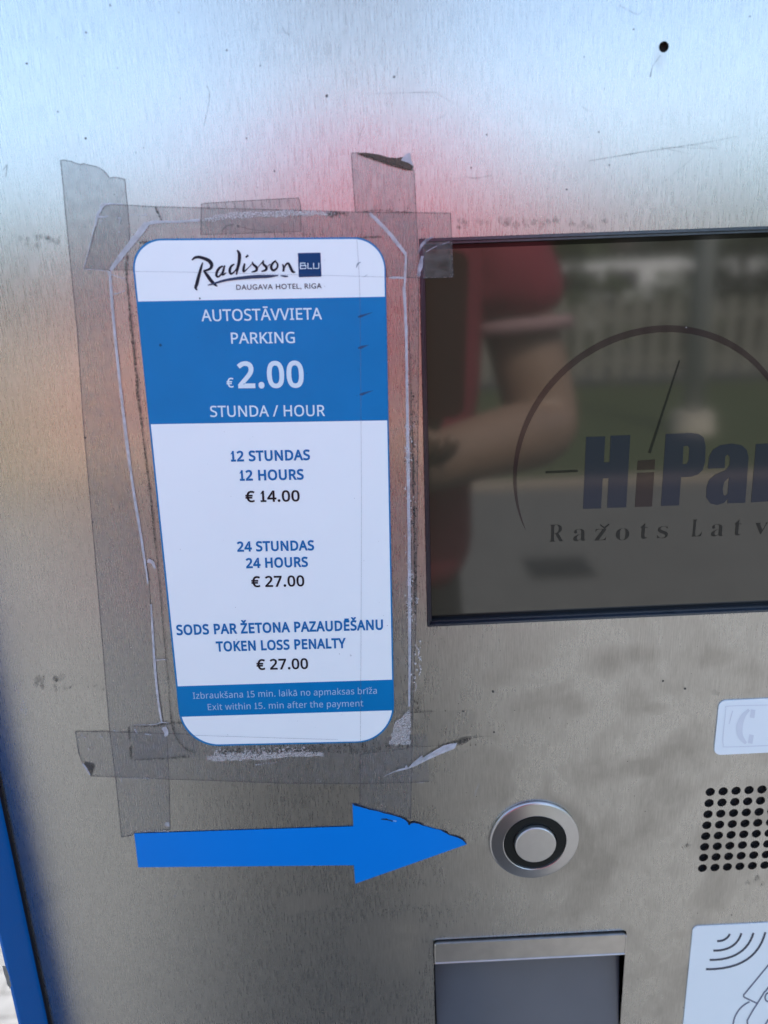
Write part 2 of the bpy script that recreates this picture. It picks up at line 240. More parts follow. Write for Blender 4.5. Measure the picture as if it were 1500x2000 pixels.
# lettering: outlines of the characters (units of 1/1000 em), embedded so that the script needs no file
GLYPHS = json.loads(r'''{"sans":{".":[215,[[58,43,59,61,64,75,72,85,82,92,94,96,107,97,120,96,132,92,142,85,151,75,156,61,157,43,156,26,151,12,142,2,132,-6,120,-10,107,-11,94,-10,82,-6,72,2,64,12,59,26]]],"/":[298,[[290,573,77,0,8,0,221,573]]],"0":[459,[[419,287,409,163,401,128,390,97,376,70,359,47,339,27,316,12,290,1,261,-6,229,-8,188,-4,153,8,122,27,97,54,76,88,60,129,48,176,42,229,39,287,41,346,48,399,58,446,73,486,93,520,119,547,149,566,186,578,229,581,269,578,304,566,335,547,361,520,382,486,399,446,410,399,417,346],[110,287,111,238,115,194,121,156,131,125,143,98,159,78,178,64,202,55,229,52,256,55,279,64,298,78,314,98,326,124,336,156,343,194,347,238,348,287,347,336,343,380,336,417,326,449,314,475,298,495,279,510,256,518,229,521,202,518,178,510,159,495,143,475,131,449,121,417,115,380,111,336]]],"1":[459,[[285,0,216,0,216,400,216,439,217,470,219,499,196,477,169,455,108,405,71,452,226,573,285,573]]],"2":[459,[[417,0,38,0,38,59,188,210,261,287,306,353,315,376,320,399,322,424,318,453,309,477,294,496,273,510,249,518,221,520,194,519,169,514,147,506,83,466,45,513,94,548,153,572,221,581,255,579,285,572,313,562,336,548,356,531,372,510,384,485,391,458,394,428,392,399,386,371,375,344,361,318,344,292,324,267,247,185,128,67,128,64,417,64]]],"4":[459,[[443,130,359,130,359,0,291,0,291,130,17,130,17,190,286,576,359,576,359,193,443,193],[291,374,291,412,293,444,294,474,295,500,292,500,276,468,257,438,86,193,291,193]]],"5":[459,[[221,351,258,349,292,342,322,331,349,316,371,297,389,274,402,247,410,217,413,183,410,145,402,111,387,81,368,54,343,32,314,15,280,2,242,-5,199,-8,116,0,51,23,51,90,121,62,200,52,227,54,252,58,274,65,293,76,310,89,323,106,333,126,339,149,341,176,337,210,325,239,306,262,279,279,243,289,197,292,146,288,99,280,64,302,86,573,373,573,373,508,146,508,132,342,169,348]]],"7":[459,[[109,0,344,508,35,508,35,573,419,573,419,518,187,0]]],"A":[512,[[437,0,368,177,141,177,73,0,0,0,224,575,289,575,512,0],[282,415,274,438,263,473,255,500,247,468,238,438,230,415,165,241,346,241]]],"D":[585,[[536,292,533,231,521,177,501,131,474,91,439,58,399,33,351,15,297,4,237,0,78,0,78,573,254,573,309,569,359,558,404,540,443,516,476,484,502,446,521,401,533,350],[460,289,457,337,449,379,435,415,416,444,391,469,361,487,327,500,287,508,244,511,150,511,150,62,228,62,299,68,357,87,402,119,434,164,454,220]]],"E":[446,[[398,0,78,0,78,573,398,573,398,509,150,509,150,330,383,330,383,268,150,268,150,63,398,63]]],"G":[584,[[326,302,524,302,524,22,431,-1,323,-8,267,-4,217,8,173,28,136,55,105,89,81,130,63,176,52,229,49,286,53,343,65,395,84,442,111,482,145,517,186,544,233,564,286,577,346,581,437,572,516,547,489,484,421,508,342,517,298,514,259,505,225,489,195,468,170,441,150,409,136,373,127,332,124,286,127,243,134,202,146,166,164,133,187,106,216,84,251,68,292,58,340,55,404,59,452,68,452,238,326,238]]],"H":[594,[[516,0,443,0,443,267,150,267,150,0,78,0,78,573,150,573,150,330,443,330,443,573,516,573]]],"I":[272,[[239,0,32,0,32,42,99,57,99,515,32,531,32,573,239,573,239,531,172,515,172,57,239,42]]],"K":[496,[[496,0,411,0,209,273,150,222,150,0,78,0,78,573,150,573,150,290,199,345,249,399,403,573,488,573,261,323]]],"L":[420,[[78,0,78,573,150,573,150,64,400,64,400,0]]],"N":[609,[[532,0,447,0,141,476,138,476,141,432,143,378,144,320,144,0,78,0,78,573,161,573,467,99,470,99,468,137,466,193,464,249,464,573,532,573]]],"O":[626,[[577,287,576,244,570,204,561,166,547,132,531,101,510,73,486,49,459,29,428,13,393,1,355,-6,314,-8,271,-6,232,1,196,13,165,29,138,49,114,73,94,101,78,132,65,167,56,204,51,245,49,288,52,344,62,396,78,442,100,482,130,517,166,545,208,565,258,577,314,581,369,577,417,565,459,545,495,517,524,483,547,442,564,396,574,344],[125,287,127,241,134,200,145,163,161,131,182,104,207,83,238,67,273,58,314,55,354,58,390,67,420,83,445,104,465,131,481,163,492,200,499,241,501,287,496,354,481,411,456,457,421,491,373,511,314,518,274,515,238,506,207,490,182,469,161,443,145,411,134,374,127,333]]],"P":[485,[[229,573,297,568,352,553,393,528,421,495,439,454,444,404,433,336,423,316,411,296,395,278,375,262,351,249,324,238,292,230,256,225,216,223,150,223,150,0,78,0,78,573],[223,511,150,511,150,285,208,285,242,286,272,290,298,296,320,306,338,318,352,334,362,352,368,375,370,401,366,435,354,462,334,484,306,499,269,508]]],"R":[499,[[236,573,281,571,320,565,353,555,381,540,404,522,422,500,434,474,442,444,444,410,442,381,437,356,427,334,415,315,401,298,385,285,330,257,487,0,403,0,264,237,150,237,150,0,78,0,78,573],[232,510,150,510,150,298,236,298,278,301,312,310,338,325,355,347,366,374,370,407,368,430,363,450,355,467,343,480,328,491,310,500,287,505,261,509]]],"S":[440,[[403,153,400,121,392,92,378,66,359,44,335,26,307,11,274,1,238,-6,198,-8,137,-5,83,4,41,19,41,88,113,65,201,55,228,56,252,60,273,66,290,74,305,85,316,98,324,113,329,129,330,147,329,164,325,180,318,194,308,207,295,218,277,230,196,265,131,294,85,330,57,375,48,435,51,464,58,490,71,513,89,533,110,550,136,563,165,573,197,579,231,581,318,572,389,549,366,487,302,508,229,517,207,516,187,513,169,507,155,499,142,489,133,478,126,464,122,450,121,434,122,416,126,400,133,386,143,373,156,362,172,351,246,318,332,279,353,264,371,247,385,228,395,206,401,181]]],"T":[446,[[259,0,187,0,187,509,8,509,8,573,437,573,437,509,259,509]]],"U":[586,[[513,202,511,164,503,128,489,95,470,65,446,40,416,20,380,4,338,-5,290,-8,225,-2,171,18,128,50,97,93,78,144,72,204,72,573,144,573,144,201,148,158,161,122,182,93,211,72,248,59,294,55,327,57,355,63,379,73,399,88,415,105,427,126,435,149,440,174,442,202,442,573,513,573]]],"V":[481,[[481,573,277,0,204,0,0,573,75,573,204,205,220,160,231,119,241,80,250,119,262,161,277,207,405,573]]],"Y":[454,[[227,291,376,573,454,573,263,222,263,0,191,0,191,219,0,573,79,573]]],"Z":[459,[[427,0,30,0,30,55,332,508,40,508,40,573,419,573,419,518,118,64,427,64]]],"a":[450,[[231,437,279,433,318,422,347,403,368,375,381,338,385,293,385,0,334,0,320,61,317,61,279,22,234,-1,172,-8,148,-7,124,-2,103,6,84,16,68,30,55,48,45,68,39,92,37,119,43,159,59,192,87,219,127,238,179,251,243,257,316,259,316,285,313,317,306,342,293,359,275,371,253,378,227,380,163,370,106,347,84,400,151,426],[252,208,204,203,167,195,141,182,124,165,113,144,110,119,112,97,120,79,132,66,148,56,167,51,188,49,223,52,253,62,279,79,299,103,311,134,315,172,315,210]]],"b":[493,[[139,461,138,410,135,373,139,373,153,390,169,405,189,419,213,429,240,435,272,437,322,431,365,412,401,381,428,338,444,283,449,215,447,168,439,127,427,91,410,61,390,36,365,17,337,3,306,-5,272,-8,240,-6,213,0,189,10,169,24,153,38,139,55,133,55,119,0,68,0,68,609,139,609],[260,379,231,377,207,371,188,361,172,348,159,330,150,308,144,282,140,252,139,217,139,214,142,165,150,125,165,93,187,69,219,55,261,51,297,55,325,69,348,93,363,126,373,166,376,216,373,265,363,306,348,338,325,360,296,374]]],"e":[452,[[234,438,269,435,301,427,329,414,354,396,374,373,390,346,402,315,409,281,411,244,411,201,117,201,122,157,134,119,154,90,181,69,215,56,254,52,327,60,392,82,392,20,327,-1,251,-8,212,-5,176,3,143,17,114,36,90,61,70,91,56,126,47,167,44,212,47,257,55,297,68,333,86,364,108,390,134,411,164,426,198,435],[233,380,202,377,175,366,154,348,137,323,125,293,119,257,338,257,336,281,333,302,326,322,318,338,306,353,292,364,276,373,256,378]]],"f":[276,[[266,375,158,375,158,0,87,0,87,375,12,375,12,408,87,432,87,457,89,492,95,522,104,547,116,568,132,585,152,597,174,606,199,612,227,613,274,609,310,599,292,544,262,552,228,556,206,553,189,545,175,532,166,513,160,489,158,458,158,430,266,430]]],"h":[496,[[139,431,138,399,135,370,140,370,174,407,221,429,273,437,306,435,335,430,360,421,382,408,399,391,413,370,423,344,429,314,431,280,431,0,361,0,361,275,358,307,351,333,338,353,319,367,295,376,265,379,235,377,210,370,189,360,173,347,160,329,150,308,144,283,140,254,139,222,139,0,68,0,68,609,139,609]]],"i":[207,[[139,430,139,0,68,0,68,430],[104,591,133,580,140,572,144,560,145,546,144,532,140,521,133,512,104,501,93,502,83,506,75,512,68,521,64,532,63,546,64,560,68,572,75,580,83,586,93,590]]],"k":[428,[[138,291,137,257,135,221,138,221,152,240,172,264,189,285,326,430,409,430,235,246,421,0,336,0,187,200,138,158,138,0,68,0,68,609,138,609]]],"l":[207,[[139,0,68,0,68,609,139,609]]],"m":[750,[[540,438,584,434,621,421,649,401,669,371,681,330,685,280,685,0,615,0,615,277,613,308,606,333,594,353,577,367,555,376,528,379,490,374,460,362,438,342,423,315,414,280,411,237,411,0,342,0,342,277,332,333,325,347,315,359,303,367,289,374,272,377,253,379,227,377,204,370,185,360,170,347,158,329,150,308,144,283,140,255,139,223,139,0,68,0,68,430,125,430,136,371,140,371,173,409,217,431,266,438,298,436,325,430,349,420,369,406,386,388,398,366,402,366,418,388,438,406,461,420,486,430,512,436]]],"n":[496,[[275,438,322,434,361,421,391,401,413,371,426,330,431,280,431,0,361,0,361,275,358,307,351,333,338,353,319,367,295,376,265,379,222,374,189,361,166,338,151,308,142,269,139,223,139,0,68,0,68,430,125,430,136,371,140,371,175,409,222,431]]],"o":[485,[[442,216,440,181,436,150,428,121,417,95,404,71,388,51,369,33,348,18,324,7,299,-1,271,-6,241,-8,214,-6,188,-1,163,7,140,18,119,33,100,51,84,71,70,95,59,121,51,150,46,181,44,216,47,261,55,301,68,336,87,367,110,392,137,412,169,426,204,435,244,438,281,435,316,426,347,412,374,392,398,367,417,336,431,301,439,261],[117,216,119,184,123,154,130,128,141,105,155,86,172,71,192,59,216,53,243,51,270,53,294,59,314,71,331,86,345,105,356,128,363,154,367,184,369,216,367,248,363,277,355,303,345,325,331,344,314,359,294,370,270,376,242,379,202,374,171,359,147,335,130,303,120,263]]],"p":[493,[[273,438,322,432,365,413,401,383,428,339,444,284,449,216,447,170,439,129,427,93,410,62,390,37,365,17,337,3,306,-5,272,-8,213,1,170,24,139,55,134,55,137,20,139,-16,139,-192,68,-192,68,430,126,430,136,371,139,371,170,405,213,429],[260,379,233,377,210,371,190,362,174,349,161,333,152,313,145,289,141,261,139,229,139,216,140,182,144,152,150,126,159,103,172,85,188,70,208,59,233,53,261,51,286,53,308,60,326,72,341,88,354,108,364,131,371,157,375,186,376,217,373,262,363,302,348,334,325,359,296,374]]],"r":[331,[[269,438,295,437,319,433,310,368,287,372,264,374,217,363,176,334,149,289,139,229,139,0,68,0,68,430,126,430,134,351,137,351,170,395,214,426,231,433,249,437]]],"s":[384,[[348,119,346,92,339,69,327,49,311,32,292,18,268,6,241,-2,210,-6,176,-8,99,-1,42,19,42,83,104,60,178,49,211,51,236,57,256,66,269,79,277,94,280,112,271,141,239,167,174,196,103,228,84,239,69,252,57,266,48,283,43,302,41,324,46,358,61,386,85,408,118,425,157,435,202,438,275,430,339,409,315,353,258,372,197,380,171,379,149,374,131,366,118,356,111,343,108,328,119,298,154,274,219,246,289,215,306,203,321,191,333,176,341,159,346,140]]],"t":[289,[[212,50,245,53,272,59,272,5,240,-4,200,-8,178,-7,157,-3,138,4,120,13,104,27,91,44,82,66,76,93,74,125,74,375,13,375,13,409,75,437,103,528,144,528,144,430,269,430,269,375,144,375,144,127,146,103,153,83,163,69,177,58,193,52]]],"u":[496,[[427,430,427,0,370,0,359,57,356,57,321,20,273,-1,220,-8,187,-6,159,-1,134,8,112,21,95,38,81,59,71,85,65,114,63,148,63,430,135,430,135,153,137,122,145,96,158,76,176,62,200,53,230,51,260,53,285,59,306,69,323,82,336,100,345,121,352,146,356,175,357,206,357,430]]],"w":[630,[[346,243,336,276,328,308,321,335,316,357,313,357,308,335,302,307,294,275,284,242,207,1,127,1,9,431,82,431,141,201,153,154,163,109,169,73,172,73,178,97,185,128,193,160,201,188,277,431,354,431,428,188,440,149,451,109,457,74,460,74,466,108,477,153,489,201,549,431,621,431,502,1,419,1]]],"x":[424,[[170,220,22,430,102,430,213,268,322,430,402,430,253,220,410,0,330,0,213,172,94,0,14,0]]],"y":[409,[[1,430,76,430,169,185,184,144,196,105,205,68,209,68,224,121,245,186,333,430,409,430,224,-59,188,-130,173,-148,157,-164,138,-176,117,-185,94,-191,67,-192,34,-190,9,-186,9,-130,30,-133,56,-135,99,-126,130,-99,152,-59,174,-2]]],"z":[377,[[346,0,31,0,31,47,262,375,45,375,45,430,340,430,340,377,112,55,346,55]]],"Ā":[512,[[437,0,368,177,141,177,73,0,0,0,224,575,289,575,512,0],[282,415,274,438,263,473,255,500,247,468,238,438,230,415,165,241,346,241],[374,686,374,629,136,629,136,686]]],"ā":[450,[[231,437,279,433,318,422,347,403,368,375,381,338,385,293,385,0,334,0,320,61,317,61,279,22,234,-1,172,-8,148,-7,124,-2,103,6,84,16,68,30,55,48,45,68,39,92,37,119,43,159,59,192,87,219,127,238,179,251,243,257,316,259,316,285,313,317,306,342,293,359,275,371,253,378,227,380,163,370,106,347,84,400,151,426],[252,208,204,203,167,195,141,182,124,165,113,144,110,119,112,97,120,79,132,66,148,56,167,51,188,49,223,52,253,62,279,79,299,103,311,134,315,172,315,210],[344,543,344,486,106,486,106,543]]],"Ē":[446,[[398,0,78,0,78,573,398,573,398,509,150,509,150,330,383,330,383,268,150,268,150,63,398,63],[363,686,363,629,125,629,125,686]]],"ī":[207,[[139,0,68,0,68,430,139,430],[222,543,222,486,-16,486,-16,543]]],"Š":[440,[[403,153,400,121,392,92,378,66,359,44,335,26,307,11,274,1,238,-6,198,-8,137,-5,83,4,41,19,41,88,113,65,201,55,228,56,252,60,273,66,290,74,305,85,316,98,324,113,329,129,330,147,329,164,325,180,318,194,308,207,295,218,277,230,196,265,131,294,85,330,57,375,48,435,51,464,58,490,71,513,89,533,110,550,136,563,165,573,197,579,231,581,318,572,389,549,366,487,302,508,229,517,207,516,187,513,169,507,155,499,142,489,133,478,126,464,122,450,121,434,122,416,126,400,133,386,143,373,156,362,172,351,246,318,332,279,353,264,371,247,385,228,395,206,401,181],[192,629,164,668,127,711,93,747,93,757,141,757,184,724,227,683,271,724,314,757,364,757,364,747,329,711,291,668,264,629]]],"š":[384,[[348,119,346,92,339,69,327,49,311,32,292,18,268,6,241,-2,210,-6,176,-8,99,-1,42,19,42,83,104,60,178,49,211,51,236,57,256,66,269,79,277,94,280,112,271,141,239,167,174,196,103,228,84,239,69,252,57,266,48,283,43,302,41,324,46,358,61,386,85,408,118,425,157,435,202,438,275,430,339,409,315,353,258,372,197,380,171,379,149,374,131,366,118,356,111,343,108,328,119,298,154,274,219,246,289,215,306,203,321,191,333,176,341,159,346,140],[156,486,128,526,91,568,57,604,57,614,105,614,148,581,191,540,235,581,278,614,328,614,328,604,293,568,255,526,228,486]]],"Ž":[459,[[427,0,30,0,30,55,332,508,40,508,40,573,419,573,419,518,118,64,427,64],[196,629,168,668,131,711,97,747,97,757,145,757,188,724,231,683,275,724,318,757,368,757,368,747,333,711,296,668,268,629]]],"ž":[377,[[346,0,31,0,31,47,262,375,45,375,45,430,340,430,340,377,112,55,346,55],[152,486,123,526,87,568,53,604,53,614,101,614,144,581,187,540,231,581,274,614,324,614,324,604,289,568,251,526,224,486]]],"€":[459,[[305,580,380,571,448,543,419,485,366,508,305,518,250,509,206,480,174,432,153,365,349,365,349,313,148,313,147,298,147,282,147,267,148,249,325,249,325,197,154,197,162,169,171,143,184,120,198,101,216,84,236,71,258,62,284,56,311,55,374,62,431,80,431,18,376,0,307,-8,266,-5,229,3,196,17,168,36,143,59,123,88,106,120,92,157,83,197,18,197,18,249,76,249,75,265,75,282,76,300,76,313,18,313,18,365,82,365,91,407,104,445,120,479,141,508,166,533,195,553,228,568,264,577]]]," ":[209,[]]},"gill":{"D":[750,[[76,0,342,0,493,29,607,105,679,214,704,341,683,462,617,572,504,651,341,682,76,682],[174,594,325,594,449,574,536,519,586,438,603,341,592,266,550,183,466,116,330,88,174,88]]],"A":[667,[[362,686,293,686,0,0,100,0,186,201,476,201,567,0,667,0],[326,536,436,289,224,289]]],"U":[708,[[648,682,550,682,550,285,547,226,534,176,507,136,468,108,415,88,347,81,291,87,242,107,200,139,176,172,163,215,159,279,159,682,61,682,61,258,85,138,149,55,240,7,345,-9,478,11,573,67,629,154,648,268]]],"G":[740,[[673,336,444,336,444,248,575,248,575,108,528,94,478,85,427,81,316,100,228,154,171,235,151,340,171,443,227,526,310,581,414,601,476,597,537,584,599,563,659,534,659,633,566,668,491,686,416,691,271,664,155,589,78,477,50,337,77,199,153,89,268,17,413,-9,481,-6,544,4,607,21,673,47]]],"V":[604,[[604,682,507,682,303,203,98,682,0,682,295,-6,315,-6]]],"H":[729,[[653,682,555,682,555,385,173,385,173,682,75,682,75,0,173,0,173,297,555,297,555,0,653,0]]],"O":[823,[[45,341,71,208,143,97,258,20,409,-9,564,20,680,97,753,209,778,341,752,476,679,587,563,663,411,691,261,663,145,587,71,475],[146,341,166,445,222,527,305,581,411,601,517,581,601,527,657,445,677,341,657,238,601,155,517,101,411,81,305,101,221,155,166,238]]],"T":[604,[[587,682,17,682,17,594,253,594,253,0,351,0,351,594,587,594]]],"E":[500,[[462,682,75,682,75,0,471,0,471,88,173,88,173,300,452,300,452,388,173,388,173,594,462,594]]],"L":[490,[[172,682,74,682,74,0,480,0,480,88,172,88]]],",":[219,[[59,-118,124,-84,163,-32,176,26,167,77,143,111,105,123,75,116,54,95,46,66,52,37,69,18,95,10,97,-29,85,-69,59,-99]]],"R":[604,[[77,682,77,0,175,0,175,296,216,296,265,287,321,243,397,140,487,0,604,0,511,135,462,213,414,276,359,324,421,363,460,419,473,491,457,571,413,631,342,669,249,682],[175,598,238,598,315,586,358,550,372,495,361,441,320,400,238,384,175,384]]],"I":[250,[[174,682,76,682,76,0,174,0]]]," ":[280,[]]},"serif":{"R":[473,[[15,0,15,17,36,20,52,24,62,32,69,43,73,59,75,81,75,379,73,398,69,413,62,424,51,431,36,436,16,439,16,455,217,455,278,452,329,442,367,426,395,403,412,372,417,334,406,285,372,248,315,224,432,50,452,26,478,17,480,17,480,0,338,0,201,212,182,212,182,81,183,59,187,43,194,32,205,24,221,20,242,17,242,0],[182,234,203,234,235,236,261,245,280,258,293,278,301,304,304,336,295,389,268,421,224,431,209,430,197,427,190,422,182,385]]],"a":[344,[[255,-10,226,-5,208,10,200,35,168,11,133,-4,95,-9,74,-6,55,0,40,11,29,26,22,43,20,63,25,91,39,115,63,136,98,155,143,173,199,190,199,241,197,258,193,272,187,282,177,290,164,294,148,296,123,293,109,286,104,274,113,257,123,231,121,220,117,210,110,202,100,196,90,192,77,191,64,192,54,196,45,203,38,212,34,223,33,236,35,252,40,266,49,278,62,290,77,300,95,308,115,314,137,317,162,318,205,315,239,307,263,292,280,271,290,244,293,210,293,62,295,40,304,34,320,42,329,28,306,7,281,-6],[151,34,174,41,199,63,199,169,154,151,127,123,118,84,122,56,133,39]]],"z":[293,[[13,0,13,14,168,287,128,287,106,286,87,280,72,272,61,258,51,240,44,216,26,216,32,310,275,310,275,291,126,25,152,25,181,27,205,33,223,44,237,59,249,80,260,107,276,107,268,0]]],"o":[336,[[169,-10,140,-8,114,-1,90,11,69,27,52,47,38,70,27,96,21,124,19,154,21,184,27,213,38,239,52,262,69,281,90,297,114,309,140,316,168,318,196,316,222,309,245,298,266,282,283,263,298,240,308,214,315,185,317,154,315,123,308,94,298,69,284,46,266,26,245,11,222,-1,197,-8],[169,11,186,14,199,24,209,39,217,81,220,154,218,206,214,245,208,271,198,286,185,296,169,299,151,296,138,286,128,271,122,245,118,206,117,154,120,82,128,39,138,24,152,14]]],"t":[228,[[124,-9,99,-7,80,-1,66,10,56,26,50,46,48,71,48,279,20,279,20,300,88,369,129,424,144,424,144,310,208,310,208,279,144,279,144,82,149,51,154,45,160,41,168,40,183,44,195,56,206,75,222,66,198,24,165,-1]]],"s":[288,[[151,-10,132,-8,110,-3,87,6,73,9,64,7,56,1,51,-9,36,-9,36,105,53,105,61,79,72,57,87,39,103,26,121,17,140,15,156,16,168,20,179,27,186,35,191,46,192,58,188,76,176,92,156,105,107,130,85,142,68,155,54,169,45,185,39,202,37,220,40,247,49,270,65,291,86,306,111,316,141,319,166,316,199,308,206,306,213,305,220,306,226,311,230,319,244,319,244,222,228,222,220,244,209,262,196,277,182,288,166,294,149,296,136,295,125,292,116,286,110,278,106,269,105,259,115,232,146,212,191,189,212,178,229,165,241,151,250,136,255,117,257,95,254,65,244,39,228,18,206,2,181,-7]]],"L":[426,[[15,0,15,17,36,20,52,24,62,32,69,43,73,59,75,81,75,379,73,399,69,414,62,425,51,432,36,436,16,439,16,455,250,455,250,439,208,434,199,430,193,424,188,416,182,379,182,83,185,47,200,31,234,28,264,29,291,33,315,40,335,49,354,63,370,80,384,100,397,125,409,154,427,154,402,0]]],"v":[306,[[142,-10,38,248,22,281,16,288,8,292,-3,293,-3,310,164,310,164,294,156,294,141,292,132,286,129,276,130,268,185,122,236,253,241,272,237,284,224,292,203,294,203,310,305,310,305,295,294,291,284,286,278,279,260,243,160,-10]]]," ":[280,[]]}}''')
GLYPHS['sans']['1'] = [360, [ [70,432,160,573,215,573,215,60,312,60,312,0,62,0,62,60,146,60,146,488,98,450] ]]
GLYPHS['serif']['z'] = GLYPHS['serif'].get('z')
def offset_contour(c, w):
    """Push a contour outwards by w (outer contours anticlockwise or clockwise alike)."""
    n = len(c); area = sum(c[i][0]*c[(i+1) % n][1]-c[(i+1) % n][0]*c[i][1] for i in range(n))/2
    out = []
    for i in range(n):
        a, b, d = Vector(c[i-1]), Vector(c[i]), Vector(c[(i+1) % n])
        e1, e2 = (b-a), (d-b)
        if e1.length < 1e-6 or e2.length < 1e-6: out.append(tuple(b)); continue
        e1.normalize(); e2.normalize()
        n1, n2 = Vector((e1.y, -e1.x)), Vector((e2.y, -e2.x)); m = n1+n2
        if m.length < .3: out.append(tuple(b+n1*w)); continue
        m.normalize(); s = w/max(.5, m.dot(n1)); out.append(tuple(b+m*s))
    return out, area
def glyph(font, ch, bold=0):
    adv, cs = GLYPHS[font][ch]; res = []
    for c in cs:
        pts = [(c[i], c[i+1]) for i in range(0, len(c), 2)]
        if bold:
            # the fonts wind outer outlines clockwise and holes anticlockwise, so the left side is always outside
            a = sum(pts[i][0]*pts[(i+1) % len(pts)][1]-pts[(i+1) % len(pts)][0]*pts[i][1] for i in range(len(pts)))
            outer = True
            for d in cs:
                if d is c: continue
                q = [(d[i], d[i+1]) for i in range(0, len(d), 2)]
                if inside(pts[0], q): outer = not outer
            w = bold if (a > 0) == outer else -bold
            pts = offset_contour(pts, w)[0]
        res.append(pts)
    return adv, res
def inside(p, poly):
    x, y = p; r = False; n = len(poly)
    for i in range(n):
        (x0, y0), (x1, y1) = poly[i], poly[(i+1) % n]
        if (y0 > y) != (y1 > y) and x < (x1-x0)*(y-y0)/(y1-y0)+x0: r = not r
    return r
CAPH = {'sans': 573, 'gill': None, 'serif': None}
def text(mb, s, font, left, right, cap, h, bold=0, track=0):
    """Set s along the baseline left->right (photo positions); cap = cap height in photo pixels."""
    capu = CAPH[font] or max(max(c[1::2]) for c in GLYPHS[font]['R'][1])
    x = 0; items = []; x0 = None; x1 = None
    for ch in s:
        adv, cs = glyph(font, ch, bold)
        for c in cs:
            for p in c:
                x0 = p[0]+x if x0 is None else min(x0, p[0]+x); x1 = p[0]+x if x1 is None else max(x1, p[0]+x)
        if cs: items.append((x, cs))
        x += adv+bold*1.2+track
    A, B = U(*left), U(*right); ex = (B-A)/(x1-x0); ez = Vector((-(B-A).z, 0, (B-A).x)).normalized()
    mid = ((left[0]+right[0])/2, (left[1]+right[1])/2)
    ph = (U(mid[0], mid[1]-cap)-U(*mid)).length; ez = ez*(ph/capu)
    for x, cs in items:
        mb.flat(cs, lambda v: A+ex*(v.x+x-x0)+ez*v.y+Vector((0, -h, 0)))

